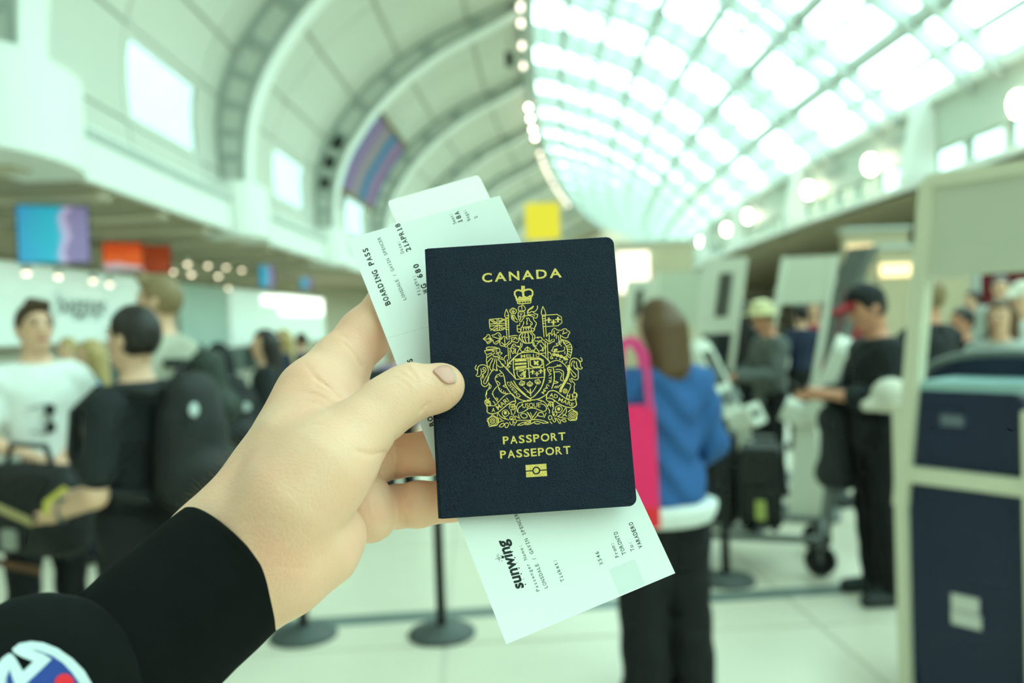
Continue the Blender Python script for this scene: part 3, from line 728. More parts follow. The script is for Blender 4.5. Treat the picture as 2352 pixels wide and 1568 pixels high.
def kiosk(x, y, d, yaw, label, sc=1.0):
    p = wp(x, y, d); r = empty('self_service_kiosk', (p[0], p[1], 0), math.radians(yaw), label=label, cat='kiosk', group='white self-service kiosks')
    tilt = math.radians(24)
    def fr(a, b, t):      # slab frame: a across, b along the slope, t out of the face (+x)
        return (t*math.cos(tilt)-b*math.sin(tilt), a, .72+b*math.cos(tilt)+t*math.sin(tilt))
    MB().prism(rrect(-.19, .19, -.02, .74, .13), fr, -.07, .05).build('slanted_body', M_kwhite, r, False)
    MB().prism(rrect(-.14, .10, .36, .64, .02), fr, .05, .058).build('screen', M_scr, r)
    MB().prism(rrect(-.15, .15, .20, .30, .02), fr, .05, .10).build('card_reader', M_grey, r)
    MB().prism(rrect(-.17, .17, -.03, .14, .04), fr, .0, .2).build('printer_ledge', M_kwhite, r)
    MB().prism(rrect(-.12, .05, .03, .09, .01), fr, .2, .204).build('slot', M_black, r)
    MB().hexa([(-.14, -.16, .03), (.14, -.16, .03), (.14, .16, .03), (-.14, .16, .03), (-.07, -.12, .78), (.07, -.12, .78), (.07, .12, .78), (-.07, .12, .78)]).build('pedestal', M_kwhite, r)
    MB().prism(rrect(-.24, .24, -.22, .22, .05), lambda a, b, t: (a, b, t), 0, .03).build('base_plate', M_grey, r)
    return r
kiosk(1690, 950, 6.3, -32, 'white slanted self-service kiosk between the woman in blue and the straw hat man')
kiosk(1850, 950, 6.5, 158, 'white slanted self-service kiosk in front of the man in the black cap')

def stanchion(x, y, label, h=.98):
    r_ = ray((x, y))[0] @ CR.T; k = -EYE/r_[2]; p = r_*k
    r = empty('queue_stanchion', (p[0], p[1], 0), label=label, cat='stanchion', group='black queue stanchions')
    MB().lathe([(.175, 0), (.175, .012), (.165, .022), (.06, .04), (.034, .055)], n=36).build('base', mat('stanchion_base_rubber', S(74, 80, 78), .6, .06, 10), r, True)
    MB().lathe([(.03, .04), (.027, .07), (.024, h-.1), (.024, h-.08)], n=16).build('post', M_black, r, True)
    MB().lathe([(.03, h-.1), (.036, h-.09), (.036, h-.01), (.03, h), (.01, h+.004)], n=16).build('belt_head', M_black, r, True)
    return np.array([p[0], p[1], 0])
st1 = stanchion(698, 1460, 'black queue stanchion just right of the sleeve cuff')
st2 = stanchion(1015, 1456, 'black queue stanchion below the held passport')
st3 = stanchion(1668, 1334, 'black queue stanchion between the woman in blue and the man in the cap')
M_belt = mat('black_belt_webbing', S(30, 36, 44), .8)
st4 = np.array([.12, 5.25, 0])
def belt(a, b, z, label):
    r = empty('queue_belt', (*((a+b)/2)[:2], z), label=label, cat='belt')
    MB().beam(a+[0, 0, z], b+[0, 0, z], .003, .05).build('webbing', M_belt, r, keep=True)
belt(st3+np.array([-.03, 0, 0]), st3+np.array([-.62, .10, 0]), .56, 'dark belt clipped to the stanchion behind the woman in blue')

# luggage cart with two suitcases
c = wp(1742, 1180, 5.35); r = empty('luggage_cart', (c[0], c[1], 0), math.radians(-18), label='low luggage cart loaded with two dark suitcases', cat='cart')
MB().box(-.5, .42, -.28, -.24, .2, .24).box(-.5, .42, .24, .28, .2, .24).box(-.5, -.46, -.28, .28, .2, .24).box(.38, .42, -.28, .28, .2, .24).box(-.05, 0, -.26, .26, .2, .23).build('frame', M_grey, r)
MB().beam((.40, -.24, .22), (.5, -.24, .95), .035, .035).beam((.40, .24, .22), (.5, .24, .95), .035, .035).beam((.5, -.26, .95), (.5, .26, .95), .04, .04).build('handle', M_grey, r)
for x, y, z in ((-.44, -.25, .09), (-.44, .25, .09), (.36, -.27, .1), (.36, .27, .1)):
    w = MB().lathe([(.03, -.025), (.085, -.025), (.095, -.01), (.095, .01), (.085, .025), (.03, .025)], n=18)
    w.v = [[x+p[0], y+p[2], z+p[1]] for p in w.v]; wh = w.build('wheel', M_black, r, True)
    MB().beam((x, y-.04, z), (x, y-.04, .22), .03, .02).build('fork', M_grey, r)
def suitcase(x, y, z, w, dd, h, rz, label, m):
    r = empty('suitcase', (x, y, z), rz, label=label, cat='suitcase', group='suitcases on the luggage cart')
    sh = MB(); P = rrect(-w/2, w/2, 0.02, h, .05)
    sh.prism(P, lambda a, b, t: (a, t, b), -dd/2, dd/2).build('shell', m, r)
    MB().prism(rrect(-w/2+.04, w/2-.04, .1, h*.55, .03), lambda a, b, t: (a, t, b), -dd/2-.02, -dd/2).build('front_pocket', m, r)
    MB().tube([(-.09, 0, h), (-.09, 0, h+.05), (.09, 0, h+.05), (.09, 0, h)], .012, 8).build('handle', M_grey, r)
    for a in (-w/2+.05, w/2-.05): MB().box(a-.02, a+.02, -dd/2, dd/2, 0, .03).build('wheel', M_black, r)
    return r
q = lambda a, b: (c[0]+a*math.cos(-.314)-b*math.sin(-.314), c[1]+a*math.sin(-.314)+b*math.cos(-.314))
M_case = mat('black_suitcase_nylon', S(34, 36, 34), .7, .08, 20); M_case2 = mat('charcoal_suitcase_nylon', S(46, 48, 46), .7, .08, 20)
suitcase(*q(-.27, .02), .24, .30, .24, .60, -.314, 'black suitcase with a pale tag, left one on the luggage cart', M_case)
s2 = suitcase(*q(.02, -.04), .24, .26, .3, .52, -.314, 'charcoal suitcase, right one on the luggage cart', M_case2)
tg = MB().box(-.03, .03, -.19, -.175, .08, .2).build('luggage_tag', mat('yellow_green_tag', S(190, 200, 110), .6), s2)

# ------------------------------------------------------------------ people
M_skin = mat('fair_skin', S(222, 176, 146), .55, .06, 12, sss=.0)
M_skin2 = mat('ruddy_skin', S(206, 146, 116), .55, .06, 12)
M_eye = mat('dark_eye', S(40, 34, 32), .2); M_lip = mat('lip', S(176, 104, 92), .5)
def cloth(name, col, rough=.85): return mat(name, col, rough, .10, 9, bump=.4, bscale=35)
def hairm(name, col): return mat(name, col, .5, .25, 40, bump=.6, bscale=120)
def rotm(yaw, pitch):
    a, b = math.radians(yaw), math.radians(pitch)
    Rz = np.array([[math.cos(a), -math.sin(a), 0], [math.sin(a), math.cos(a), 0], [0, 0, 1]])
    Rx = np.array([[1, 0, 0], [0, math.cos(b), -math.sin(b)], [0, math.sin(b), math.cos(b)]])
    return Rz @ Rx
PEOPLE = {}
def person(label, x, ytop, d, face, skin=M_skin, hair=None, hstyle='short', top=None, sleeve='short', hem=.88, bottom=None, shoes=M_black,
           L=None, R=None, turn=0, nod=0, slim=1.0, res=.014, hat=None, collar=None, loose=.0, Hfix=None, face_parts=True, wide=.0, flare=.0, waist=1.0, group='travellers in the hall'):
    p = wp(x, ytop, d); H = Hfix or p[2]; k = H/1.755
    root = empty('person', (p[0], p[1], 0), math.radians(face-90), label=label, cat='person', group=group)
    Lh = L or ((-.25, -.02, 1.12), (-.25, .06, .88)); Rh = R or ((.25, -.02, 1.12), (.25, .06, .88))
    def sc(prims):
        out = []
        for q in prims:
            q = dict(q); q['a'] = q['a']*k
            if q['t'] == 'c': q['b'] = q['b']*k; q['ra'] *= k; q['rb'] *= k
            else: q['r'] = q['r']*k
            if 'pv' in q: q['pv'] = q['pv']*k
            q['k'] *= k; out.append(q)
        return out
    HM = rotm(turn, -nod); pv = np.array([0, 0, 1.5])
    def hd(prims):
        for q in prims: q['M'] = HM; q['pv'] = pv
        return prims
    w = slim
    head = hd([ell((0, -.008, 1.645), (.074, .096, .108), .02), cone((0, .028, 1.585), (0, .052, 1.555), .058, .042, .03), ell((0, .055, 1.66), (.055, .035, .05), .02),
               cone((0, .088, 1.648), (0, .110, 1.618), .010, .015, .012), ell((.078, -.012, 1.632), (.013, .024, .032), .008), ell((-.078, -.012, 1.632), (.013, .024, .032), .008)])
    neck = [cone((0, -.015, 1.42), (0, -.002, 1.57), .058*w, .054*w, .025)]
    torso = [ell((0, .0, 1.28), (.165*w, .108*w, .19), .03), cone((-.145*w, -.01, 1.378), (.145*w, -.01, 1.378), .060, .060, .05), cone((0, -.02, 1.44), (.15*w, -.012, 1.385), .052, .054, .04), cone((0, -.02, 1.44), (-.15*w, -.012, 1.385), .052, .054, .04), ell((0, 0, 1.06), (.142*w, .102*w, .17), .05), ell((0, -.005, .93), (.165*w, .12*w, .13), .05)]
    def arm(sx, E, W):
        sh = np.array((sx*.178*w, -.01, 1.368)); E = np.array(E, float); W = np.array(W, float)
        dr = (W-E)/np.linalg.norm(W-E); side = np.cross(dr, (0, 0, 1)); 
        if np.linalg.norm(side) < .2: side = np.cross(dr, (0, 1, 0))
        side /= np.linalg.norm(side); palm = W+dr*.065
        up = [cone(sh, E, .056*w, .043*w, .03)]; fo = [cone(E, W, .043*w, .029*w, .012), cone(W, palm, .027, .032, .015)]
        for i, f in enumerate((-.028, -.01, .01, .028)):
            b = palm+side*f; t = b+dr*(.05+.02*(i in (1, 2)))+np.array((0, .012, -.015)); fo.append(cone(b, t, .0115, .010, .006))
        fo.append(cone(W+dr*.02+side*.025, W+dr*.07+side*.055*sx*(-1 if False else 1)+np.array((0, 0, .02)), .0125, .011, .008))
        return up, fo, sh, E, W
    uL, fL, sL, eL, wL = arm(-1, *Lh); uR, fR, sR, eR, wR = arm(1, *Rh)
    legs = []
    for sx in (-1, 1):
        hp, kn, an = np.array((sx*.09, 0, .92)), np.array((sx*(.105+wide), .015, .50)), np.array((sx*(.11+wide), -.015, .09))
        legs += [cone(hp, kn, .088*w, .058*w, .04), cone(kn, an, .058*w, .040, .02)]
    feet = []
    for sx in (-1, 1): feet += [cone((sx*(.11+wide), -.055, .045), (sx*(.12+wide), .14, .035), .040, .034, .02)]
    body = sc(head+neck+torso+uL+fL+uR+fR+legs+feet)
    V, Fc = sdf_mesh(body, res, None, 0, 1)
    fast_mesh('body', V, Fc, skin, root)
    def fold(amp, f=38.0):
        def fn(P, D): return D+amp*np.sin(P[..., 2]*f+3*np.sin(P[..., 0]*17)+2*np.sin(P[..., 1]*23))
        return fn
    if top:
        pr_ = torso[:]
        def cutarm(S_, E_, W_, up):
            if sleeve == 'long': return [cone(S_, E_, .058*w, .046*w, .03), cone(E_, W_, .046*w, .034*w, .015)]
            if sleeve == '3q': m = E_+(W_-E_)*.5; return [cone(S_, E_, .058*w, .05*w, .03), cone(E_, m, .05*w, .044*w, .015)]
            m = S_+(E_-S_)*.72; return [cone(S_, m, .058*w, .056*w, .03)]
        pr_ = pr_+cutarm(sL, eL, wL, uL)+cutarm(sR, eR, wR, uR)+[cone((0, -.015, 1.42), (0, -.01, 1.455), .066*w, .06*w, .03)]
        ff_ = fold(.0035+loose*.25)
        zn = 1.472*k
        def post(P, D):
            D = ff_(P, D); D = np.maximum(D, hem*k-P[..., 2]); 
            D = np.maximum(D, P[..., 2]-(zn-.25*np.maximum(P[..., 1], 0))); return D
        V, Fc = sdf_mesh(sc(pr_), res, post, (.014+loose)*k, 1)
        tp = fast_mesh('top', V, Fc, top, root)
        if collar:
            cr = sc([cone((-.055, .02, 1.43), (.055, .02, 1.43), .022, .022, .01), cone((-.06, -.03, 1.445), (.06, -.03, 1.445), .022, .022, .01)])
            V, Fc = sdf_mesh(cr, res*.8); fast_mesh('collar', V, Fc, collar, tp)
    if bottom:
        ff2 = fold(.003)
        def post2(P, D): D = ff2(P, D); D = np.maximum(D, .05*k-P[..., 2]); return np.maximum(D, P[..., 2]-waist*k)
        pr_ = [torso[4], torso[5]]+[dict(q, ra=q['ra']*1.0, rb=max(q['rb'], .05)*1.05) for q in legs]
        V, Fc = sdf_mesh(sc(pr_), res, post2, .016*k+flare, 1); fast_mesh('trousers', V, Fc, bottom, root)
    if shoes:
        V, Fc = sdf_mesh(sc([dict(q) for q in feet]), res*.8, lambda P, D: np.maximum(D, np.maximum(P[..., 2]-.09*k, .002-P[..., 2])), .010, 1); fast_mesh('shoes', V, Fc, shoes, root)
    if hair:
        hp = hd([ell((0, -.012, 1.655), (.082, .104, .112), .02)])
        if hstyle == 'quiff': hp += hd([cone((-.03, .075, 1.745), (.04, .08, 1.755), .022, .026, .03)])
        if hstyle in ('long', 'verylong', 'bob'):
            ln = {'bob': .17, 'long': .30, 'verylong': .46}[hstyle]
            hp += hd([cone((-.045, -.055, 1.63), (-.05, -.075, 1.63-ln), .058, .05, .04), cone((.045, -.055, 1.63), (.05, -.075, 1.63-ln), .058, .05, .04), cone((0, -.075, 1.63), (0, -.095, 1.63-ln), .05, .05, .04)])
        if hstyle == 'bun': hp += hd([ell((0, -.10, 1.72), (.05, .05, .05), .03), cone((0, -.09, 1.60), (0, -.09, 1.44), .05, .045, .04)])
        if hstyle == 'hood': hp += hd([cone((0, -.03, 1.60), (0, -.05, 1.46), .10, .11, .05)])
        Hi = HM; kk = k
        def posth(P, D):
            Q = (P/kk-pv) @ Hi + pv
            if hstyle in ('short', 'quiff'): cut = np.minimum(Q[..., 1]-.035, 1)*.9+(1.655-Q[..., 2])*.55; cut = np.maximum(cut, -.9*(Q[..., 2]-1.565)-.25*(Q[..., 1]+.05))
            else: cut = np.where(Q[..., 2] > 1.70, (Q[..., 1]-.09), Q[..., 1]-.02)*.8
            ear = np.zeros(1)
            return np.maximum(D, cut*kk)
        V, Fc = sdf_mesh(sc(hp), min(res, .012), posth, .004, 1); fast_mesh('hair', V, Fc, hair, root)
    def headpt(q): return ((np.array(q, float)-pv) @ HM.T + pv)*k
    if face_parts:
        for sx in (-1, 1):
            V, Fc = sdf_mesh([dict(ell(headpt((sx*.033, .087, 1.655)), (.014, .008, .008)))], .004); fast_mesh('eye', V, Fc, M_eye, root)
        V, Fc = sdf_mesh([dict(cone(headpt((-.02, .093, 1.578)), headpt((.02, .093, 1.578)), .008, .008))], .004); fast_mesh('mouth', V, Fc, M_lip, root)
        if hair and res <= .014:
            for sx in (-1, 1):
                V, Fc = sdf_mesh([dict(cone(headpt((sx*.018, .094, 1.675)), headpt((sx*.05, .083, 1.677)), .005, .004))], .003); fast_mesh('eyebrow', V, Fc, hair, root)
    PEOPLE[label] = (root, k, headpt)
    return root, k, headpt
def hatmesh(root, name, prims, m, res=.008, post=None):
    V, Fc = sdf_mesh(prims, res, post); return fast_mesh(name, V, Fc, m, root)

M_brown = hairm('brown_hair', S(74, 56, 40)); M_dkhair = hairm('dark_brown_hair', S(36, 30, 26)); M_sandy = hairm('sandy_hair', S(134, 112, 78)); M_blond = hairm('blond_hair', S(176, 150, 98)); M_black_h = hairm('black_hair', S(24, 20, 18)); M_chest = hairm('chestnut_hair', S(92, 66, 40))
C_white = cloth('white_polo_cotton', S(226, 228, 224)); C_blk = cloth('black_cotton', S(30, 33, 35)); C_blk2 = cloth('black_trouser_cloth', S(20, 21, 22)); C_beige = cloth('beige_cotton', S(176, 172, 154)); C_blue = cloth('blue_blouse_cloth', S(46, 92, 150)); C_teal = cloth('teal_blue_cloth', S(50, 98, 122)); C_grey = cloth('grey_blazer_wool', S(90, 94, 90)); C_red = cloth('red_cloth', S(150, 24, 34)); C_navy = cloth('navy_cloth', S(30, 38, 62)); C_purple = cloth('purple_cloth', S(70, 50, 120)); C_lgrey = cloth('light_grey_cloth', S(170, 176, 168)); C_lilac = cloth('lilac_cloth', S(180, 150, 200))

# --- left side
polo, kp, hpp = person('man in a white polo shirt with dark trousers at the left edge', 78, 697, 4.1, 318, hair=M_brown, hstyle='quiff', top=C_white, hem=.86, bottom=C_blk2, collar=C_white, turn=0,
       L=((-.27, .0, 1.13), (-.03, .20, 1.0)), R=((.27, .02, 1.12), (.06, .27, 1.0)), slim=1.06, res=.012)
r = empty('sunglasses', (0, 0, 0), label='dark sunglasses hooked on the white polo shirt', cat='sunglasses')
tm = Matrix.Translation(polo.location) @ Matrix.Rotation(polo.rotation_euler[2], 4, 'Z'); r.matrix_basis = tm @ Matrix.Translation((.0, .14*kp, 1.20*kp))
for z in (-.045, .04): MB().prism(rrect(-.022, .022, z-.026, z+.026, .012), lambda a, b, t: (a, t, b), 0, .01).build('lens', M_black, r)
MB().tube([(0, .005, -.02), (0, .012, 0), (0, .005, .015)], .004, 6).build('bridge', M_black, r)
for s in (-.07, .066): MB().tube([(0, .005, s), (.03, -.005, s), (.09, -.01, s*.8)], .003, 6).build('temple', M_black, r)
M_bag = mat('black_bag_nylon', S(24, 25, 25), .7, .1, 20, bump=.3, bscale=40)
c = wp(78, 1225, 3.75); r = empty('holdall', (c[0], c[1], .62), math.radians(-22), label='black holdall with a tan zip carried by the man in the white polo', cat='bag')
V, Fc = sdf_mesh([cone((-.24, 0, .12), (.20, 0, .12), .12, .12, .03), cone((-.22, 0, .32), (.19, 0, .32), .10, .10, .05), cone((-.22, 0, .22), (.2, 0, .22), .125, .125, .05)], .014); fast_mesh('bag_body', V, Fc, M_bag, r)
MB().beam((-.14, -.132, .27), (.17, -.136, .19), .008, .032, (0, 0, 1)).build('zip', mat('tan_zip_tape', S(176, 160, 112), .6), r)
MB().prism(rrect(-.03, .06, .06, .15, .015), lambda a, b, t: (a, t, b), -.136, -.122).build('badge', mat('grey_badge', S(150, 152, 144), .6), r)
MB().tube([(-.16, 0, .38), (-.12, 0, .50), (.10, 0, .50), (.15, 0, .38)], .014, 8).build('handle', M_bag, r, True)
MB().beam((-.36, -.13, .02), (.2, -.13, -.02), .01, .03, (0, 0, 1)).build('strap', mat('brown_leather', S(92, 58, 40), .6), r)
c = wp(22, 1080, 3.8); r = empty('paper_cup', tuple(c-np.array([0, 0, .05])), label='white paper held by the man at the left edge', cat='paper')
r.name = 'folded_paper'; MB().box(-.05, .05, -.004, .004, -.03, .12).build('sheet', M_label, r)
tee, kt, hpt = person('man in a black T-shirt with a dark haircut and backpack', 302, 706, 3.1, 166, hair=M_dkhair, top=C_blk, hem=.84, bottom=C_blk2, turn=-4, L=((-.235, .0, 1.07), (-.12, .27, .98)), R=((.23, .05, 1.1), (.06, .30, 1.02)), slim=1.0, res=.012)
def backpack(owner, k, label, m, wd=.30, ht=.44, dp=.17, z=1.02, y=-.24, dots=None):
    t = Matrix.Translation(owner.location) @ Matrix.Rotation(owner.rotation_euler[2], 4, 'Z')
    r = empty('backpack', label=label, cat='backpack'); r.matrix_basis = t @ Matrix.Translation((0, y*k, z*k))
    V, Fc = sdf_mesh([ell((0, 0, ht*.42), (wd/2, dp/2+.02, ht*.55), .03), cone((-wd/2+.07, -.02, .07), (wd/2-.07, -.02, .07), .09, .09, .06), cone((-.06, -.09, .1), (.06, -.09, .1), .07, .07, .05), cone((-.05, -.0, ht*.85), (.05, -.0, ht*.85), .06, .06, .05)], .014, None, .0); fast_mesh('pack_body', V, Fc, m, r)
    for sx in (-1, 1):
        MB().tube([(sx*.10, .05, ht*.85), (sx*.13, .15, ht*.86), (sx*.15, .27, ht*.88), (sx*.16, .36, ht*.72), (sx*.17, .37, ht*.4), (sx*.19, .28, ht*.12), (sx*.14, .08, .03)], .024, 8).build('shoulder_strap', m, r, True)
    MB().tube([(-.05, .02, ht*.95), (0, .03, ht*1.06), (.05, .02, ht*.95)], .012, 8).build('grab_loop', m, r, True)
    for a, b, cc in (dots or []): MB().tube([(a, b-.006, cc), (a, b, cc), (a, b+.006, cc)], [.02, .026, .02], 12).build('reflector', mat('silver_reflector', S(190, 200, 196), .3), r)
    return r
backpack(tee, kt, 'black backpack worn by the man in the black T-shirt', M_bag, .31, .47, .2, dots=[(-.12, -.1, .34)])
t = Matrix.Translation(tee.location) @ Matrix.Rotation(tee.rotation_euler[2], 4, 'Z')
r = empty('wristwatch', label='grey wristwatch on the forearm of the man in black', cat='watch'); r.matrix_basis = t @ Matrix.Translation((-.137*kt, .232*kt, .993*kt))
MB().tube([(.037*math.cos(a), .01*math.cos(a), .037*math.sin(a)) for a in np.linspace(0, 2*math.pi, 17)], .008, 8, False).build('strap', M_grey, r, True)
MB().lathe([(.016, 0), (.018, .006), (.012, .009)], (0, 0, .036), 14).build('dial', M_scr, r)
c = wp(128, 1150, 3.02); r = empty('luggage_tag', tuple(c), label='yellow paper tag held by the man in the black T-shirt', cat='tag')
MB().hexa([(-.05, 0, -.05), (-.03, .0, -.055), (-.02, .0, -.01), (-.045, 0, 0), (-.05, .002, -.05), (-.03, .002, -.055), (-.02, .002, -.01), (-.045, .002, 0)]).hexa([(-.045, 0, 0), (-.02, 0, -.01), (.05, 0, .04), (.03, 0, .055), (-.045, .002, 0), (-.02, .002, -.01), (.05, .002, .04), (.03, .002, .055)]).build('slip', mat('yellow_tag_paper', S(206, 190, 90), .6), r)
tall, k3, _ = person('tall man with sandy hair and a beige T-shirt facing away', 362, 636, 4.4, 172, hair=M_sandy, hstyle='quiff', top=C_beige, hem=.86, bottom=C_navy, turn=8, slim=1.05)
backpack(tall, k3, 'dark backpack with a green strap on the tall sandy-haired man', mat('dark_green_strap_nylon', S(44, 52, 44), .8, .1, 20), .26, .4, .15)
person('woman with blond hair and a teal top behind the two men', 205, 782, 5.9, 200, hair=M_blond, hstyle='long', top=C_teal, sleeve='3q', bottom=C_navy, L=((-.24, .05, 1.12), (-.1, .28, 1.05)), res=.016, turn=0)
hooded, k5, _ = person('person in a black hooded jacket left of the hand', 500, 790, 5.1, 120, hair=cloth('black_hood_cloth', S(24, 26, 26)), hstyle='hood', top=C_blk, sleeve='long', bottom=C_blk2, res=.016, face_parts=False)
backpack(hooded, k5, 'black backpack with silver reflectors on the hooded person', M_bag, .32, .46, .18, dots=[(-.07, -.14, .30), (.08, -.14, .27), (.0, -.13, .1)])
person('woman with dark long hair in a black jacket beside the index finger', 605, 758, 6.2, 195, hair=M_dkhair, hstyle='long', top=C_blk, sleeve='long', bottom=C_blk2, res=.016)
person('far woman with blond hair and navy top by the white sign', 648, 757, 9.5, 200, hair=M_blond, hstyle='long', top=C_navy, sleeve='long', bottom=C_blk2, res=.02)
person('far person in a dark top at the counter by the white sign', 690, 765, 11, 150, hair=M_brown, top=C_navy, sleeve='long', bottom=C_blk2, res=.02)
person('traveller in a lilac jacket glimpsed between thumb and finger', 905, 768, 7.0, 250, hair=M_dkhair, hstyle='long', top=C_lilac, sleeve='long', bottom=C_blk2, res=.018)
person('traveller in black glimpsed behind the index finger', 838, 776, 6.6, 110, hair=M_black_h, top=C_blk, sleeve='long', bottom=C_blk2, res=.018)
person('far person in green by the counter behind the polo man', 152, 776, 8.6, 240, hair=M_blond, top=cloth('green_cloth', S(40, 150, 90)), bottom=C_blk2, res=.02)

# --- right side
blue, k9, _ = person('woman in a loose blue blouse and black trousers facing away', 1508, 690, 3.4, 108, hair=M_chest, hstyle='bob', top=C_blue, sleeve='3q', hem=.86, bottom=C_blk2, loose=.024, flare=.034, waist=.862, R=((.245, .02, 1.12), (.15, .22, 1.0)), L=((-.25, -.02, 1.13), (-.20, .18, 1.0)), turn=18, slim=.96, res=.012)
V, Fc = sdf_mesh([ell((0, -.005, .88*k9), (.232, .188, .16))], .014, lambda P, D: np.maximum(D, np.maximum(P[..., 2]-.89*k9, .80*k9-P[..., 2]))); fast_mesh('white_hem', V, Fc, C_white, blue)
r = empty('tote_bag', label='bright pink tote bag on the shoulder of the woman in blue', cat='bag'); c = wp(1462, 1080, 3.26); r.location = (c[0], c[1], .76); r.rotation_euler = (0, 0, math.radians(6))
M_pink = mat('pink_canvas', S(236, 34, 100), .7, .05, 10)
hb = 1.6-(925-725)*3.26/F-.76
MB().hexa([(-.15, -.05, 0), (.075, -.05, .02), (.075, .05, .02), (-.15, .05, 0), (-.14, -.02, hb), (.075, -.02, hb), (.075, .02, hb), (-.14, .02, hb)]).build('bag_body', M_pink, r)
for y in (-.045, .04):
    MB().beam((-.085, y*.5, hb-.02), (-.05, y, hb+.24), .028, .004, (0, 1, 0)).beam((.055, y*.5, hb-.02), (.04, y, hb+.2), .028, .004, (0, 1, 0)).beam((-.05, y, hb+.235), (.0, y*.8, hb+.262), .028, .004, (0, 1, 0)).beam((.0, y*.8, hb+.262), (.04, y, hb+.195), .028, .004, (0, 1, 0)).build('strap', mat('pink_strap', S(214, 60, 124), .7), r)
MB().hexa([(-.151, -.052, 0), (.076, -.052, .02), (.076, .052, .02), (-.151, .052, 0), (-.149, -.046, .1), (.077, -.046, .1), (.077, .046, .1), (-.149, .046, .1)]).build('bag_base', mat('red_canvas', S(226, 36, 48), .7, .05, 10), r)
hatm, k10, h10 = person('older man in a grey blazer and straw hat at the kiosk', 1764, 700, 7.25, 190, skin=M_skin2, hair=M_sandy, top=C_grey, sleeve='long', hem=.76, bottom=C_blk2, L=((-.25, .06, 1.12), (-.16, .36, 1.12)), R=((.25, .08, 1.12), (.1, .36, 1.1)), nod=22, res=.014, loose=.012)
hc = h10((0, -.01, 1.70))
hatmesh(hatm, 'straw_hat', [ell(hc+(0, 0, .03), (.095, .112, .085), .02), ell(hc+(0, .01, -.015), (.155, .175, .014), .02)], mat('straw', S(216, 206, 160), .8, .08, 30), .008)
person('woman with very long dark hair in black beside the straw hat man', 1694, 688, 9.0, 95, hair=M_black_h, hstyle='verylong', top=C_blk, sleeve='long', bottom=C_blk2, res=.016, face_parts=False, slim=1.05)
person('far blonde woman behind the dark-haired woman', 1660, 690, 10.8, 250, hair=M_blond, hstyle='bob', top=C_grey, sleeve='long', bottom=C_blk2, res=.02)
capm, k13, h13 = person('man in black with a red and black cap looking down', 2008, 655, 4.55, 182, skin=M_skin2, hair=M_dkhair, top=C_blk, sleeve='3q', hem=.86, bottom=C_blk2, L=((-.245, .05, 1.13), (-.06, .33, 1.17)), R=((.245, .05, 1.13), (.05, .34, 1.15)), nod=20, res=.012, loose=.008, wide=.01, shoes=mat('charcoal_shoe', S(40, 46, 46), .6))
hc = h13((0, -.012, 1.685)); cp = hatmesh(capm, 'cap', [ell(hc, (.088, .11, .092), .02)], mat('black_cap_cloth', S(26, 26, 28), .8), .008, lambda P, D: np.maximum(D, (hc[2]-.012-P[..., 2])))
b0 = h13((0, .085, 1.685)); b1 = h13((0, .175, 1.675))
hatmesh(cp, 'peak', [cone(b0+(-.035, 0, 0), b1+(-.03, 0, 0), .022, .016, .02), cone(b0+(.035, 0, 0), b1+(.03, 0, 0), .022, .016, .02), cone(b0, b1, .022, .018, .02)], mat('red_cap_peak', S(150, 30, 40), .8), .007)
t = Matrix.Translation(capm.location) @ Matrix.Rotation(capm.rotation_euler[2], 4, 'Z')
r = empty('sun_hat', label='white cap clipped to the side of the man in black', cat='hat'); r.matrix_basis = t @ Matrix.Translation((-.30*k13, .07*k13, 1.17*k13))
V, Fc = sdf_mesh([ell((0, 0, 0), (.085, .10, .09), .02), cone((0, .06, -.04), (0, .13, -.05), .04, .03, .03)], .01); fast_mesh('crown', V, Fc, mat('white_cap_cloth', S(214, 208, 190), .8), r)
r = empty('mobile_phone', label='dark phone in the hands of the man in the cap', cat='phone'); r.matrix_basis = t @ Matrix.Translation((0, .43*k13, 1.20*k13)) @ Matrix.Rotation(.6, 4, 'X')
MB().prism(rrect(-.036, .036, -.07, .07, .01), lambda a, b, tt: (a, b, tt), -.004, .004).build('case', M_black, r); MB().prism(rrect(-.032, .032, -.063, .063, .006), lambda a, b, tt: (a, b, tt), .004, .005).build('screen', M_scr, r)
c = wp(1928, 1065, 4.75); r = empty('shoulder_bag', (c[0], c[1], .58), math.radians(12), label='dark grey shoulder bag hanging in front of the man in the cap', cat='bag')
V, Fc = sdf_mesh([cone((-.06, 0, .09), (.06, 0, .09), .085, .085, .03), cone((-.05, 0, .40), (.05, 0, .42), .07, .07, .05), cone((0, 0, .1), (0, 0, .4), .11, .10, .05)], .014); fast_mesh('bag_body', V, Fc, mat('charcoal_bag_nylon', S(42, 46, 46), .75, .1, 20), r)
MB().tube([(-.03, 0, .48), (.03, -.02, .62), (.12, -.02, .76), (.2, .02, .84)], .013, 8).build('strap', M_bag, r, True)
person('person in a red top behind the man in the cap', 1952, 668, 8.2, 255, hair=M_dkhair, top=C_red, sleeve='long', bottom=C_blk2, res=.018)
person('person in a black T-shirt behind the cream kiosk post', 2128, 640, 5.3, 120, skin=M_skin2, hair=M_sandy, top=C_blk, sleeve='short', bottom=C_blk2, R=((.27, .02, 1.12), (.18, .25, 1.0)), slim=1.15, res=.015)
person('person in a dark jacket raising a phone right of the kiosk post', 2208, 708, 6.6, 190, skin=M_skin2, hair=M_black_h, top=C_blk, sleeve='long', bottom=C_blk2, L=((-.25, .08, 1.15), (-.1, .3, 1.32)), slim=1.15, res=.016)
person('woman with very long brown hair right of the kiosk post', 2296, 690, 5.5, 222, hair=M_chest, hstyle='verylong', top=C_lgrey, sleeve='long', bottom=C_teal, res=.015)
person('far person in a purple scarf between the crowd heads', 2232, 668, 10.2, 200, hair=M_black_h, top=C_purple, sleeve='long', bottom=C_blk2, res=.02)
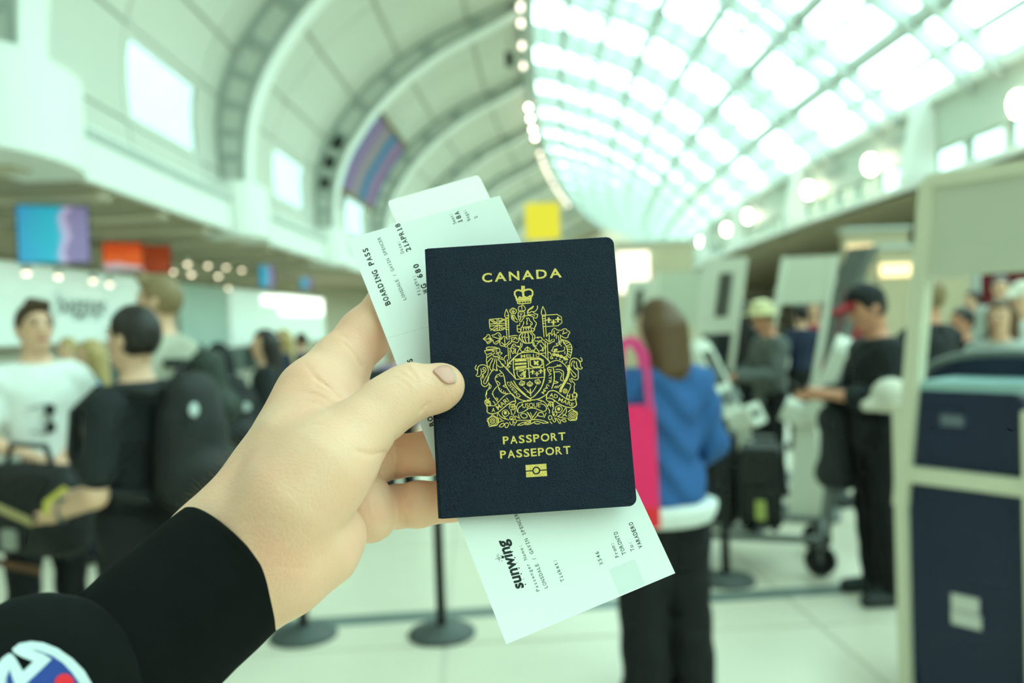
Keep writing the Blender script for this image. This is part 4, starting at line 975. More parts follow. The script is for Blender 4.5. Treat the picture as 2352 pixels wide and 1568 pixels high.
person('far man with grey hair against the red partition', 2298, 635, 9.2, 235, hair=hairm('grey_hair', S(90, 92, 96)), top=C_lgrey, sleeve='long', bottom=C_blk2, res=.02)
whc, kw_, hw_ = person('person in a white cap at the far right edge', 2347, 652, 6.6, 200, hair=M_sandy, top=C_white, sleeve='long', bottom=C_navy, res=.018)
hc = hw_((0, -.01, 1.69)); hatmesh(whc, 'cap', [ell(hc, (.09, .112, .095), .02), cone(hc+(0, .08, -.02), hc+(0, .17, -.03), .04, .03, .03)], mat('white_cap_cloth', S(214, 208, 190), .8), .009, lambda P, D: np.maximum(D, hc[2]-.045-P[..., 2]))
person('far person in navy seen under the blank totem board', 1838, 700, 9.6, 100, hair=M_black_h, top=C_navy, sleeve='long', bottom=C_blk2, res=.02, face_parts=False)
person('far person in red seen under the blank totem board', 1868, 690, 10.2, 260, hair=M_brown, top=C_red, sleeve='long', bottom=C_blk2, res=.02)

# ------------------------------------------------------------------ passport
PRM = np.array([[0.99784, -0.06569, -0.00139], [0.06506, 0.98491, 0.16034], [-0.00917, -0.16009, 0.98706]]); PTV = np.array([0.00806, -0.01487, -0.37984])
PW, PH = .088, .125
def pl2c(a, b, t=0.0): return np.array([a, b, t]) @ PRM.T + PTV          # passport plane (metres from its middle, t towards the camera) -> camera frame
def pp(a, b, t): return cam2w(pl2c(a, b, t))
nP = PRM[:, 2]
def on_passport(px, off=0.0):
    r = ray(px); c = PTV+nP*off; t = (c@nP)/(r@nP); return cam2w(r*t[:, None])
def cover_mat():
    m = bpy.data.materials.new('navy_leatherette'); m.use_nodes = True; nt = m.node_tree; b = nt.nodes['Principled BSDF']
    tc = nt.nodes.new('ShaderNodeTexCoord'); mp = nt.nodes.new('ShaderNodeMapping'); mp.inputs['Scale'].default_value = (1, .55, 1); mp.inputs['Rotation'].default_value = (0, 0, .55)
    nt.links.new(tc.outputs['Object'], mp.inputs['Vector'])
    vo = nt.nodes.new('ShaderNodeTexVoronoi'); vo.inputs['Scale'].default_value = 1500; nt.links.new(mp.outputs[0], vo.inputs['Vector'])
    bp = nt.nodes.new('ShaderNodeBump'); bp.inputs['Strength'].default_value = .9; bp.inputs['Distance'].default_value = .0002
    nt.links.new(vo.outputs['Distance'], bp.inputs['Height']); nt.links.new(bp.outputs[0], b.inputs['Normal'])
    n = nt.nodes.new('ShaderNodeTexNoise'); n.inputs['Scale'].default_value = 40; nt.links.new(tc.outputs['Object'], n.inputs['Vector'])
    mx = nt.nodes.new('ShaderNodeMix'); mx.data_type = 'RGBA'; mx.inputs[6].default_value = (*S(9, 16, 28), 1); mx.inputs[7].default_value = (*S(20, 33, 50), 1)  # shade of the grain put into the colour: low spots of the relief darker
    mm = nt.nodes.new('ShaderNodeMath'); mm.operation = 'MULTIPLY'; mm.inputs[1].default_value = 1.5; nt.links.new(vo.outputs['Distance'], mm.inputs[0])
    nt.links.new(mm.outputs[0], mx.inputs[0]); nt.links.new(mx.outputs[2], b.inputs['Base Color'])
    b.inputs['Roughness'].default_value = .55; b.inputs['Specular IOR Level'].default_value = .22; return m
def gold_mat():
    m = bpy.data.materials.new('gold_foil'); m.use_nodes = True; nt = m.node_tree; b = nt.nodes['Principled BSDF']
    tc = nt.nodes.new('ShaderNodeTexCoord'); n = nt.nodes.new('ShaderNodeTexNoise'); n.inputs['Scale'].default_value = 2600; n.inputs['Detail'].default_value = 2
    nt.links.new(tc.outputs['Object'], n.inputs['Vector'])
    rp = nt.nodes.new('ShaderNodeValToRGB'); rp.color_ramp.elements[0].position = .35; rp.color_ramp.elements[1].position = .65
    rp.color_ramp.elements[0].color = (*S(206, 168, 70), 1); rp.color_ramp.elements[1].color = (*S(244, 220, 128), 1)
    nt.links.new(n.outputs['Fac'], rp.inputs[0]); nt.links.new(rp.outputs[0], b.inputs['Base Color'])
    b.inputs['Metallic'].default_value = .25; b.inputs['Roughness'].default_value = .5; return m
M_cover = cover_mat(); M_gold = gold_mat()
PASS = empty('passport', tuple(pp(0, -PH/2, 0)), label='dark navy passport with gold lettering and coat of arms held up', cat='passport')
def pprism(name, x0, x1, y0, y1, t0, t1, m, rad=.0036, parent=PASS):
    poly = rrect(x0, x1, y0, y1, rad, 8, (1, 0, 0, 1)); n = len(poly); e = .00018
    V = []
    cx_, cy_ = (x0+x1)/2, (y0+y1)/2
    for t, k in ((t0, 0), (t0+e, 1), (t1-e, 1), (t1, 0)):
        for a, b in poly:
            q = e if not k else 0
            V.append(pp(a-np.sign(a-cx_)*q, b-np.sign(b-cy_)*q, t))
    Fc = [tuple(range(n))[::-1], tuple(3*n+k for k in range(n))]
    for i in range(3): Fc += [(i*n+k, i*n+(k+1) % n, (i+1)*n+(k+1) % n, (i+1)*n+k) for k in range(n)]
    return mesh_obj(name, V, Fc, m, parent, keep=True)
pprism('front_cover', -PW/2, PW/2, -PH/2, PH/2, -.0006, 0, M_cover)
M_page = mat('passport_page', S(222, 214, 196), .8, .05, 200)
pprism('pages', -PW/2+.0006, PW/2-.001, -PH/2+.001, PH/2-.001, -.0024, -.0007, M_page)
pprism('back_cover', -PW/2, PW/2, -PH/2, PH/2, -.0031, -.0025, M_cover)
MB().tube([pp(-PW/2+.0002, b, -.00155) for b in np.linspace(-PH/2+.0002, PH/2-.0002, 3)], .00155, 12).build('spine', M_cover, PASS, True, keep=True)
def gold_text(txt, a, b, cap, bold):
    P, Fc = text_px(text_geo(txt, bold), a, b, cap)
    mesh_obj('gold_lettering', on_passport(P, .00005), Fc, M_gold, PASS, keep=True)
def gold_words(word, a, b, cap, bold, sp):
    """letter-spaced word"""
    gw = []; 
    for ch in word: gw.append(1.0)
def spaced(word, widths, gap):
    tot = sum(widths)+gap*(len(word)-1); V = []; Fc = []; x = 0
    for ch, w in zip(word, widths):
        v, f = text_geo(ch, .022); k = len(V)
        V.extend(np.c_[(x+v[:, 0]*w)/tot, v[:, 1]].tolist()); Fc.extend([tuple(j+k for j in q) for q in f]); x += w+gap
    return np.array(V), Fc
def put_gold(geo, a, b, cap):
    P, Fc = text_px(geo, a, b, cap); mesh_obj('gold_lettering', on_passport(P, .00005), Fc, M_gold, PASS, keep=True)
put_gold(spaced('CANADA', [250, 300, 262, 300, 268, 305], 62), (1107.8, 648.2), (1290.4, 636.0), 21.2)
put_gold(spaced('PASSPORT', [165, 205, 165, 165, 172, 245, 178, 195], 38), (1155.6, 1019.8), (1299.4, 1009.6), 18.2)
put_gold(spaced('PASSEPORT', [170, 208, 165, 165, 160, 172, 245, 180, 200], 38), (1149.2, 1052.6), (1311.0, 1041.0), 18.4)
# chip symbol
def zz(x, y): return (1130+x/11.615, 975+y/11.615)
def arcpts(cx_, cy_, r, a0, a1, n=18): return [(cx_+r*math.cos(math.radians(a0+(a1-a0)*i/n)), cy_+r*math.sin(math.radians(a0+(a1-a0)*i/n))) for i in range(n+1)]
def tilted(pts): return [zz(1182+x-0.045*0, 1220+y-.066*x) if False else zz(1182+x+.062*y, 1222+y-.066*x) for x, y in pts]
chip = MB()
for sg_ in (-1, 1):
    poly = [(-278, sg_*15), (-278, sg_*165), (278, sg_*165), (278, sg_*15)]
    ar = arcpts(0, 0, 106, -8 if sg_ < 0 else 8, -172 if sg_ < 0 else 172)
    P = on_passport(np.array(tilted(poly+[(104, sg_*15)]+ar[1:-1]+[(-104, sg_*15)])), .00005); chip.add(P, [tuple(range(len(P)))])
P = on_passport(np.array(tilted(arcpts(0, 0, 70, 0, 360, 28)[:-1])), .00005); chip.add(P, [tuple(range(len(P)))])
chip.build('chip_symbol', M_gold, PASS, keep=True)

# coat of arms: strokes drawn in eleven-fold enlargements of the cover, six fields
TILE = {'A': (1080, 640), 'B': (1210, 640), 'C': (1080, 770), 'D': (1210, 770), 'E': (1080, 870), 'G': (1210, 870)}
ARMS = """
A45 1210,580 1180,470 1145,410 1145,340 1190,300 1250,290 1310,310 1350,340
A45 1350,330 1420,290 1500,270 1560,280 1606,330 1606,400 1570,470 1550,560
A95 1360,180 1360,330
A55 1360,330 1375,560
A55 1225,545 1275,470 1330,500 1400,470 1470,490 1540,440 1555,520
A50 1230,540 1545,515
A26 1215,610 1235,585 1540,560 1565,575 1560,610 1540,625 1250,645 1215,625 1215,610
A16 1290,590 1270,620
A16 1360,585 1340,615
A16 1430,580 1410,610
A16 1500,575 1480,605
A 1240,820 1240,720 1290,700 1320,715 1320,675 1375,675 1375,705 1400,720 1420,760 1410,820
A 1250,820 1400,820
A 1240,850 1400,850
A 1330,700 1330,790
A 1240,850 1230,940 1240,1000 1270,1090 1310,1110 1340,1050 1390,1000 1400,860
A 1280,890 1310,920 1340,890
A 1310,900 1300,980 1290,1060
A 1250,950 1285,985
A 1385,930 1330,1000
A 1100,880 1050,900 1060,870 1010,850 1030,820 1010,800 1060,790 1055,760 1085,770 1100,740 1120,770 1150,760 1155,790 1200,800 1185,830 1205,850 1160,870 1165,900 1110,885
A 1105,780 1105,900
A 1060,820 1105,860 1150,830
A 1050,910 1060,1000 1080,1050 1130,1080 1170,1110 1210,1115 1230,1100
A 1130,930 1170,1010 1220,1070
A40 1100,920 1090,960 1110,1010 1130,1050
B 270,690 280,750 240,820 180,850 110,840 70,880 40,870 30,820 80,790 140,760 180,700
B 180,700 100,750 30,800 10,850 20,900 60,930 120,920 170,920 210,960
B 160,850 210,900 290,920 270,960 260,1010 200,1010 160,980 100,950 20,940 -40,960
B 160,1010 190,1080 240,1120 250,1160 220,1220 200,1260 200,1330
B 0,1010 60,1010 70,1080 130,1120 150,1160 120,1190 90,1150
B 100,1190 80,1240
A 1370,1090 1380,1130 1360,1180 1340,1230
A 1280,1130 1265,1210 1240,1200 1205,1190 1210,1250 1210,1340
A 1440,1000 1480,1060 1440,1130 1490,1160 1440,1170
A 1400,960 1500,930 1568,940
A 1210,1340 1240,1380 1310,1370 1568,1340 1640,1350
A 1310,1260 1310,1330
A 1370,1250 1370,1330
A 1440,1240 1440,1325
A 1500,1235 1505,1325
A 1300,1250 1568,1225
A 1320,1395 1568,1370
B 120,1260 -60,1270
A 490,1045 900,1010 925,1310 510,1345 490,1045
A 690,1035 700,1335
A 735,1030 750,1325
A 500,1165 920,1140
A 505,1215 920,1190
A 510,1060 660,1160
A 560,1055 680,1130
A 900,1030 760,1130
A 860,1030 750,1100
A 520,1330 680,1215
A 590,1330 690,1270
A 920,1300 760,1200
A 860,1310 760,1250
A 930,780 880,930 905,1000 985,1000 995,930 930,780
A 930,950 990,945
A 915,1010 930,1320 950,1568
A 985,1000 1000,1568
A 920,1030 985,1030
A 920,1085 990,1080
A 925,1140 990,1135
A 925,1190 990,1185
A 930,1245 995,1240
A 935,1305 1000,1300
B 410,710 365,880 395,940 475,930 490,870 410,710
B 395,940 430,1330 445,1500
B 475,930 490,1330 505,1480
B 395,970 480,960
B 400,1030 480,1020
B 405,1090 480,1080
B 410,1150 485,1140
B 425,1230 490,1225
B 475,935 885,910 910,1200 490,1230
B 510,1490 580,1375 650,1440
B 640,1400 650,1310 725,1260 775,1320 900,1330 930,1290 1020,1285 1030,1330 1120,1365 1070,1440 1050,1520 960,1520 880,1460
B 770,1400 830,1360
B 700,1330 710,1440
B 910,1420 1040,1380
B 950,1330 930,1400
B 640,1460 690,1400 740,1440 700,1480
B 760,1420 760,1540
B 860,1430 870,1540
B 580,1420 570,1568
C 330,85 390,50 430,20 430,-20 500,-20 510,60 560,90
C 330,85 390,130 430,160 440,220 490,200 540,150 590,110
C 360,90 540,100
C 460,60 540,100
C 440,180 560,100
C 550,0 640,-20 710,-80 790,-30 790,60 800,90
C 590,130 600,200 670,230 720,180 780,130
C 570,30 790,100
C 730,-20 770,80
C 640,180 780,100
C 790,110 830,60 860,10 930,60 960,110
C 770,130 760,190 780,270 860,270 940,310 970,240 1060,190 1060,120
C 880,60 900,260
C 800,180 900,260
C 1020,140 910,250
C 1000,30 1080,10 1160,0 1220,10
C 1040,60 1080,110 1080,170 1140,160 1210,200 1260,130 1240,60
C 1060,60 1180,50
C 1100,120 1180,60
C 1210,120 1190,60
C 1000,340 1060,330 1080,240 1150,210 1170,280 1240,270 1270,320
C 1040,350 1070,420 1090,480 1150,440 1160,380
C 1100,260 1140,300
C 1060,320 1140,340
C 1110,430 1140,350
C 970,300 990,600 1000,640
C 1020,380 1040,600
C26 1320,-60 1240,40 1370,200 1560,200 1606,160 1686,30 1576,-90
C 1360,-70 1320,60 1400,195
C 1420,-80 1400,50 1440,195
C 1490,-80 1500,50 1510,200
D 20,-60 60,40 50,190
D 90,-60 160,20 130,170
C 1320,50 1390,50
C 1430,50 1490,50
C 1340,200 1330,290 1270,340
C 1300,180 1290,280 1250,310 1220,280
D 150,180 160,260 230,310
D 180,170 190,250 240,280 260,250
C 1170,330 1160,400 1180,480
C 1270,340 1230,400 1210,480
C 1270,340 1310,400 1330,420 1400,400
D 230,310 300,400 320,440
D 220,330 190,390 180,430
D 180,380 100,390
C 1400,370 1420,330 1440,330 1470,285 1500,325 1540,330 1550,370 1500,390 1440,390 1400,370
C 1475,310 1475,380
D 240,60 330,40 390,60 400,130 330,140 280,150 200,140
D 300,80 260,40
D 260,230 310,170 400,170 440,250 500,260 480,340 420,330 430,420 380,380 330,390
D 340,230 390,300
D 480,290 400,310
D 400,380 400,320
D 440,100 430,130 520,180 550,220 610,200 660,160 710,160 700,90
D 480,90 560,150
D 660,100 590,160
D 575,0 575,180
D 530,220 550,640
D 470,180 490,540
D 340,470 480,450
C28 930,820 990,740 1090,610 1220,490 1340,440 1456,430 1586,420 1706,440 1856,500 1976,600 2056,700
C26 870,1040 890,1160 910,1270 960,1370 1040,1480 1130,1570
C26 1110,1160 1180,1280 1290,1410 1440,1540
D26 680,840 705,960 710,1100 690,1230 640,1370
D26 470,860 460,1000 450,1130 400,1290 320,1420 200,1560
E26 1120,440 1260,520 1420,570 1568,560
G26 0,550 270,530 420,460 540,370
E26 1040,60 1150,200 1300,330 1440,450 1568,520
C26 1110,610 1110,900 1170,1130
C22 1110,610 1568,590
D22 0,590 420,570 440,830 450,1080
G26 440,0 400,160 340,290 110,520 0,440
C26 1486,600 1526,1105
C22 1130,880 1450,860 1568,850
D22 0,850 430,825
C22 1180,1130 1500,1105
D22 0,1110 440,1075
C60 1150,650 1450,630
C52 1150,740 1450,720
C58 1160,835 1450,800
D34 80,620 390,600 400,800 100,820 80,620
D48 180,660 300,760
D48 190,750 300,660
C 1210,900 1200,970 1230,1050 1310,1100 1400,1090 1430,900
C62 1390,920 1400,1085
C 1280,1010 1330,1050
C 1310,980 1360,1020
C 1330,960 1390,990
C30 1250,920 1390,890
C 1370,1330 1560,1500
D30 90,1370 100,1560
D 250,1290 170,1430 110,1490
D 0,1440 100,1500
C 410,330 440,300 540,300 640,300 700,330 750,330 770,390 760,430 830,450 800,480 770,480
C 410,330 420,360 510,360 640,330 700,350
C28 560,400 620,420
C 370,390 380,440 420,490
C 370,390 460,390 540,380 650,370
C 680,370 660,420 700,440 760,440
C 580,520 600,470 640,450
C 660,480 700,460 740,480
C28 590,530 640,550 700,550 760,570
C 700,500 780,530 760,550
C 420,490 430,570 410,640 430,720 440,780 500,830
C 430,570 500,530 570,480
C 440,700 490,630 560,570
C 500,830 510,750 560,660 590,580
C 500,830 520,880 560,910 600,900
C 580,890 590,780 630,680 640,590
C 680,900 680,760 680,600
C 600,860 650,900 710,905 690,860
C 700,760 740,810 800,820 860,800 800,740 780,680 710,610
C 720,590 800,610 870,630 910,690 900,740
C 790,560 850,590
C 440,490 500,470 560,450
C 870,610 900,530 960,510
C 950,620 970,680 950,760
C26 820,720 900,820 1000,930 1110,1040 1160,1110
C 560,910 530,960 480,1040 470,1110 450,1180
C 750,890 800,940 850,990 860,1040
C 690,1020 800,970
C 740,1030 800,1050 860,1040
C 690,1010 640,1090 640,1130 720,1300
C 640,1090 720,1060
C 680,1170 750,1210 770,1250 730,1290
C 700,1300 620,1390 570,1470 600,1560
C 840,1300 910,1270
C 840,1300 920,1340
E 560,370 640,510 720,600
E 470,90 500,140 490,200 500,260
E 490,130 550,180 510,250
C 470,1210 500,1270 480,1380 420,1430 430,1500 400,1560
E 430,300 400,400 400,450 430,520
E 380,560 420,520 470,530 500,490
E 430,590 480,620 520,690
E 440,540 470,580
E 500,560 520,620
E 580,570 630,610 650,680
E 640,510 690,480 720,540 680,530
E 720,190 740,280 820,360 900,380 960,370
E 740,280 770,230
E 790,320 810,260
E 840,350 870,300
E 880,370 910,330
C 160,760 125,830 140,880 190,890
C 200,820 240,770 320,750 400,770 450,830 470,900 450,1000 400,1080 350,1170 340,1220 370,1250 410,1230 440,1150 470,1050
C 200,820 190,900 190,1000 150,1010 160,1050 230,1060 280,1020 290,940 270,850
C 320,850 350,820 400,840 410,900 380,960 330,990 300,1080
C 320,850 330,880 370,880 360,930 300,930
C 290,1070 270,1100 290,1200 290,1260 340,1310 400,1320 450,1280 480,1220
C 310,1000 350,1050 320,1110
D 900,100 940,140 960,180 990,240 1030,320 1050,400 1040,480 1010,540
D 930,110 1000,130 1070,160 1120,210 1160,290 1160,380 1140,480 1110,590
D 980,170 1060,140
D 1000,210 1090,180
D 1020,270 1130,230
D 1030,300 1160,300
D 1050,350 1150,370
D 1060,400 1140,440
D 1050,460 1120,520
D 1040,510 1090,570
D 860,130 840,200 880,260 900,280
D 750,210 780,260 850,230
D 750,210 800,200
D 680,300 740,270 800,270
D 680,300 670,360 620,400 680,410 720,430 860,410 950,400 980,350 960,290
D34 700,370 790,345 760,390 700,400
D 800,0 830,110 820,210
D 860,60 890,130 880,200
D 900,110 950,180 960,230
D 800,440 830,420
D 980,410 980,480
D40 680,490 760,505 840,525 920,555 1000,600 1060,625
D28 740,590 770,600
D28 830,610 870,620
D28 900,650 930,670
D 600,570 630,540 680,590 640,600 600,590
D 550,430 610,440 640,530
D 490,780 600,700 700,650 800,640 900,690 980,760 1040,830 1050,920
D 560,820 700,820 780,790 900,790
D 780,750 790,780 880,750
D 570,950 520,860 560,820
D 740,880 800,870 900,890 950,950 950,1020 930,1080 960,1170
D 720,940 850,930
D 850,950 920,990 850,1130 930,1180
D66 1080,760 1090,900 1060,1030 1010,1150 950,1250 880,1370 860,1460
D 1110,760 1100,700 1130,620 1200,580 1280,590 1340,640 1380,720 1390,800
D 1380,570 1430,620 1400,690 1350,640
D 1390,820 1430,820 1420,860 1360,870 1300,820 1280,740 1280,670
D 1150,800 1150,700 1200,650 1240,680 1230,710 1200,710
D 1110,840 1180,930 1260,1000 1270,1050 1230,1080 1170,1030 1130,940
D 1190,750 1220,800 1230,870 1260,820 1280,900 1290,850
D 1290,840 1330,920 1320,1010 1330,1100 1280,1150 1200,1130 1150,1090
D 990,730 1040,670
D 1150,1090 1160,1170 1220,1220 1240,1260 1210,1320 1230,1390 1210,1460
D 1110,1110 1110,1180 1160,1210
D 1030,1220 1140,1260 1120,1350 1060,1480
D 700,1170 760,1190 830,1210 690,1240
D 700,1340 760,1300
D 740,1360 800,1290
D 790,1350 890,1250
G 1060,350 1030,430 1030,520
G 1110,380 1100,480
G 1160,390 1190,510
G 1200,350 1260,350 1300,400 1280,480
E26 380,560 380,620 430,700 440,780 430,850 500,890 600,900 720,860 860,740 980,640 1100,570 1170,580
E 430,690 540,690 640,690 720,600 800,510 900,410 1000,370 1080,380 1130,430 1150,510 1180,590 1150,650 990,650
E 380,560 430,530 470,560 430,590
E 1300,600 1230,630 1190,720 1200,820 1250,880 1330,860 1400,830 1500,760 1568,750
E 1300,600 1400,580 1568,560
E 1330,640 1330,680 1250,730 1220,800 1230,850
G 0,770 140,740 260,770 380,830 450,840 510,790 500,710 430,650 350,640
G 370,560 360,610
G 280,540 410,560 500,640 540,720
G26 510,510 500,450 540,340 610,300 720,300 820,360 920,450 1030,520 1130,550 1230,530 1260,480
G26 510,500 540,490 640,500 750,580 860,660 1000,720 1060,730 1180,750 1290,670 1260,580 1260,480
G 500,510 510,550 560,580 640,590 700,610 700,540
E26 430,1040 480,1010 540,960 570,920 620,960 700,1000 720,1080 700,1180 640,1200 560,1210 490,1230 470,1120 430,1060
G26 1060,850 1120,800 1160,780 1220,820 1310,860 1290,940 1280,1060 1200,1060 1100,1070 1050,1000
E 1040,800 1070,880 1060,930
E 990,860 1020,900
E 720,870 760,950 850,1010 930,1040
E 840,930 900,1010 1000,1060
E 740,1220 800,1150 880,1130 860,1210 800,1240 740,1220
E 880,1150 920,1280 1000,1180 960,1120 890,1150
E 720,1130 800,1080 870,1080
E 1010,1100 1050,1190 1110,1160 1090,1090
E 1100,1080 1150,1020 1200,1080 1180,1130 1120,1120 1100,1080
E 1120,1210 1160,1140
E 700,980 740,1040 720,1110
E 750,1000 820,1060
E 700,880 700,960
E 1100,890 1110,950 1170,1010
E 1150,950 1220,980 1290,1030
E 1240,910 1260,1000
E 1290,920 1360,880 1430,900 1480,960 1420,1010 1340,1000 1290,920
E 1480,860 1568,1000
E 1210,1070 1420,1060 1568,1070
E 1210,1190 1330,1120 1568,1090
E 1220,1190 1340,1190 1450,1120
E 1410,1180 1500,1130 1568,1120
E 1160,800 1140,900
G 0,850 60,930 110,1030
G 90,860 150,1000
G 120,1050 170,960 260,830
G 180,1040 300,900
G 270,940 290,880 370,850 430,890 430,970 340,960 270,940
G 440,1000 500,870
G 0,1070 200,1040 400,1060 550,1120
G 0,1180 120,1150 240,1080 420,1130
G 180,1110 230,1160 340,1150
G 400,1140 560,1130
G 560,960 610,930 660,1000 600,1060 560,1030 560,960
G 590,1090 650,1150
G 660,1030 700,1120 750,1080 710,990
G 750,1000 860,1180 870,1070 800,1010
G 880,1050 960,1110 1030,1090 960,1030 890,1060
G 780,960 900,1000 1020,1010
G 800,970 920,870 1000,740
G 900,970 1000,910
G 1020,750 1020,860 960,940
G 920,900 1040,960
G 700,720 660,800 660,870
G 720,780 760,800
G 540,740 590,820 580,880
E 1010,770 1000,700 1050,650 1130,650 1180,720 1150,790 1030,790
E 1030,720 1150,710
E 1080,660 1080,780
E 1130,660 1130,780
G 540,720 550,650 580,600 640,590 690,640 680,720
G 560,670 690,660
G 600,600 610,720
G 650,600 660,720
"""
CIRC = [('A', 1255, 1330, 45, 0), ('B', 150, 1310, 40, 0), ('D', 700, 490, 38, 0), ('D', 790, 510, 36, 0), ('D', 880, 540, 36, 0), ('D', 990, 590, 45, 0), ('D', 985, 1430, 55, 0), ('D', 985, 1430, 25, 0), ('G', 1230, 410, 50, 0), ('G', 1060, 470, 40, 0),
        ('E', 575, 1080, 30, 0), ('E', 575, 1080, 65, 0), ('E', 575, 1080, 110, 0), ('G', 1185, 940, 30, 0), ('G', 1185, 940, 65, 0), ('G', 1185, 940, 105, 0), ('E', 905, 870, 45, 1), ('E', 905, 880, 85, 0), ('E', 1060, 1010, 45, 0), ('E', 1065, 1030, 25, 1),
        ('G', 820, 770, 45, 1), ('G', 820, 775, 90, 0), ('G', 720, 900, 55, 0), ('G', 700, 910, 25, 1), ('E', 450, 580, 40, 0), ('E', 480, 640, 50, 0)]
strokes = []
for ln in ARMS.strip().split('\n'):
    h_, *pts_ = ln.split(); ox, oy = TILE[h_[0]]; w_ = float(h_[1:] or 21)
    strokes.append((np.array([[ox+float(a)/11.2, oy+float(b)/11.2] for a, b in (q.split(',') for q in pts_)]), w_/11.2))
def local(tl, pts): ox, oy = TILE[tl]; return np.array([[ox+a/11.2, oy+b/11.2] for a, b in pts])
for tl, cx_, cy_, r_, fill in CIRC:
    strokes.append((local(tl, arcpts(cx_, cy_, r_ if not fill else r_*.5, 0, 360, 14)), (19 if not fill else r_)/11.2))
def fleur(tl, x, y, k):
    strokes.append((local(tl, [(x, y-70*k), (x, y+70*k)]), 44*k/11.2))
    strokes.append((local(tl, [(x-66*k, y+12*k), (x-40*k, y-14*k), (x, y+6*k), (x+40*k, y-16*k), (x+66*k, y+8*k)]), 30*k/11.2))
for a in (('B', 565, 1065, 1), ('B', 685, 1120, 1), ('B', 800, 1050, 1), ('D', 150, 940, .85), ('D', 260, 990, .85), ('D', 360, 920, .85)): fleur(*a)
LEAF = [(0, 60), (-10, 20), (-60, 36), (-48, 10), (-90, -14), (-66, -26), (-74, -56), (-38, -44), (-26, -74), (0, -104), (26, -74), (38, -46), (74, -58), (66, -28), (90, -18), (48, 6), (60, 34), (10, 20), (0, 60)]
def leaf(tl, x, y, k, rot=0):
    c_, s_ = math.cos(rot), math.sin(rot)
    strokes.append((local(tl, [(x+k*(a*c_-b*s_), y+k*(a*s_+b*c_)) for a, b in LEAF]), 20/11.2))
    for v in ([(0, 40), (0, -60)], [(0, 20), (-44, -20)], [(0, 20), (44, -24)]): strokes.append((local(tl, [(x+k*(a*c_-b*s_), y+k*(a*s_+b*c_)) for a, b in v]), 17/11.2))
leaf('C', 1340, 1250, .95, -.3); leaf('C', 1535, 1270, .95, -.02); leaf('D', 275, 1210, .95, .3)
def ribbon(mb, P, w, off):
    """flat mitred ribbon along a pixel polyline, laid on the cover"""
    P = np.asarray(P, float); n = len(P); closed = np.linalg.norm(P[0]-P[-1]) < .01
    if n > 2 and w < 3.2:           # round the corners once
        Q = [P[0]]
        for i in range(n-1): Q += [P[i]*.75+P[i+1]*.25, P[i]*.25+P[i+1]*.75]
        Q.append(P[-1]); P = np.array(Q); n = len(P)
    T = np.gradient(P, axis=0); T /= np.linalg.norm(T, axis=1)[:, None]+1e-9; N = np.c_[-T[:, 1], T[:, 0]]
    V = np.r_[P+N*w/2, P-N*w/2]
    mb.add(on_passport(V, off), [(i, i+1, n+i+1, n+i) for i in range(n-1)])
coat = MB()
for i, (P, w_) in enumerate(strokes): ribbon(coat, P, w_, .00004+(i % 50)*3e-7)
coat_o = coat.build('coat_of_arms', M_gold, PASS, keep=True)
def motto(txt, tl, a, b, cap, bold=.012):
    P, Fc = text_px(text_geo(txt, bold), local(tl, [a])[0], local(tl, [b])[0], cap/11.2); mesh_obj('motto_lettering', on_passport(P, .00006), Fc, M_gold, coat_o, keep=True)
for o_ in (('A', 'E', (552, 850), (640, 850), 115), ('MARI', 'E', (720, 800), (1010, 565), 125), ('USQUE', 'E', (1345, 745), (1805, 725), 125), ('AD', 'G', (572, 452), (785, 505), 105), ('MARE', 'G', (800, 565), (1185, 720), 105),
           ('DESID', 'E', (1300, 440), (985, 50), 82), ('NT', 'C', (990, 900), (1080, 690), 78), ('MELI', 'C', (1300, 578), (1640, 560), 88), ('O', 'D', (225, 548), (320, 556), 80), ('PATR', 'D', (560, 870), (560, 1240), 80), ('IAM', 'D', (520, 1250), (370, 1470), 85)):
    motto(*o_)

# ------------------------------------------------------------------ boarding pass and the card behind it (camera-frame patches)
QC = np.array([camp(798, 548, .412), camp(1148, 449, .418), camp(1551, 1316, .374), camp(1163, 1479, .362)])   # TL TR BR BL
def patch(u, v, off=0.0):
    u = np.asarray(u, float)[..., None]; v = np.asarray(v, float)[..., None]
    top = QC[0]*(1-u)+QC[1]*u; bot = QC[3]*(1-u)+QC[2]*u; P = top*(1-v)+bot*v
    curl = .0016*np.sin(math.pi*u)*(1-.4*v)-.003*np.clip(v-.80, 0, 1)**2*20*(1-u)+.0006*np.sin(7*v+2*u)
    n = P/np.linalg.norm(P, axis=-1, keepdims=True)
    return P+n*curl-n*off
def pproj(P): return np.c_[CX+F*P[:, 0]/-P[:, 2], CY-F*P[:, 1]/-P[:, 2]]
def on_pass(px, off):
    px = np.asarray(px, float); u = np.full(len(px), .5); v = np.full(len(px), .5)
    for _ in range(14):
        e = px-pproj(patch(u, v)); a = (pproj(patch(u+1e-4, v))-pproj(patch(u, v)))/1e-4; b = (pproj(patch(u, v+1e-4))-pproj(patch(u, v)))/1e-4
        det = a[:, 0]*b[:, 1]-a[:, 1]*b[:, 0]
        u = u+(e[:, 0]*b[:, 1]-e[:, 1]*b[:, 0])/det; v = v+(a[:, 0]*e[:, 1]-a[:, 1]*e[:, 0])/det
    return cam2w(patch(u, v, off))
M_paper = mat('thermal_paper', S(238, 240, 238), .55, .012, 30)
M_paper2 = mat('thermal_paper_tint', S(214, 222, 220), .6, .012, 30)
M_card = mat('mottled_card', S(252, 250, 240), .7, .05, 220, bump=.25, bscale=900)
BP = empty('boarding_pass', tuple(cam2w(patch(.5, 1.0))), label='white boarding pass slip behind the passport, printed sideways', cat='boarding pass')
nu, nv2 = 24, 48; V = []; Fc = []
uu, vv = np.meshgrid(np.linspace(0, 1, nu+1), np.linspace(0, 1, nv2+1), indexing='ij')
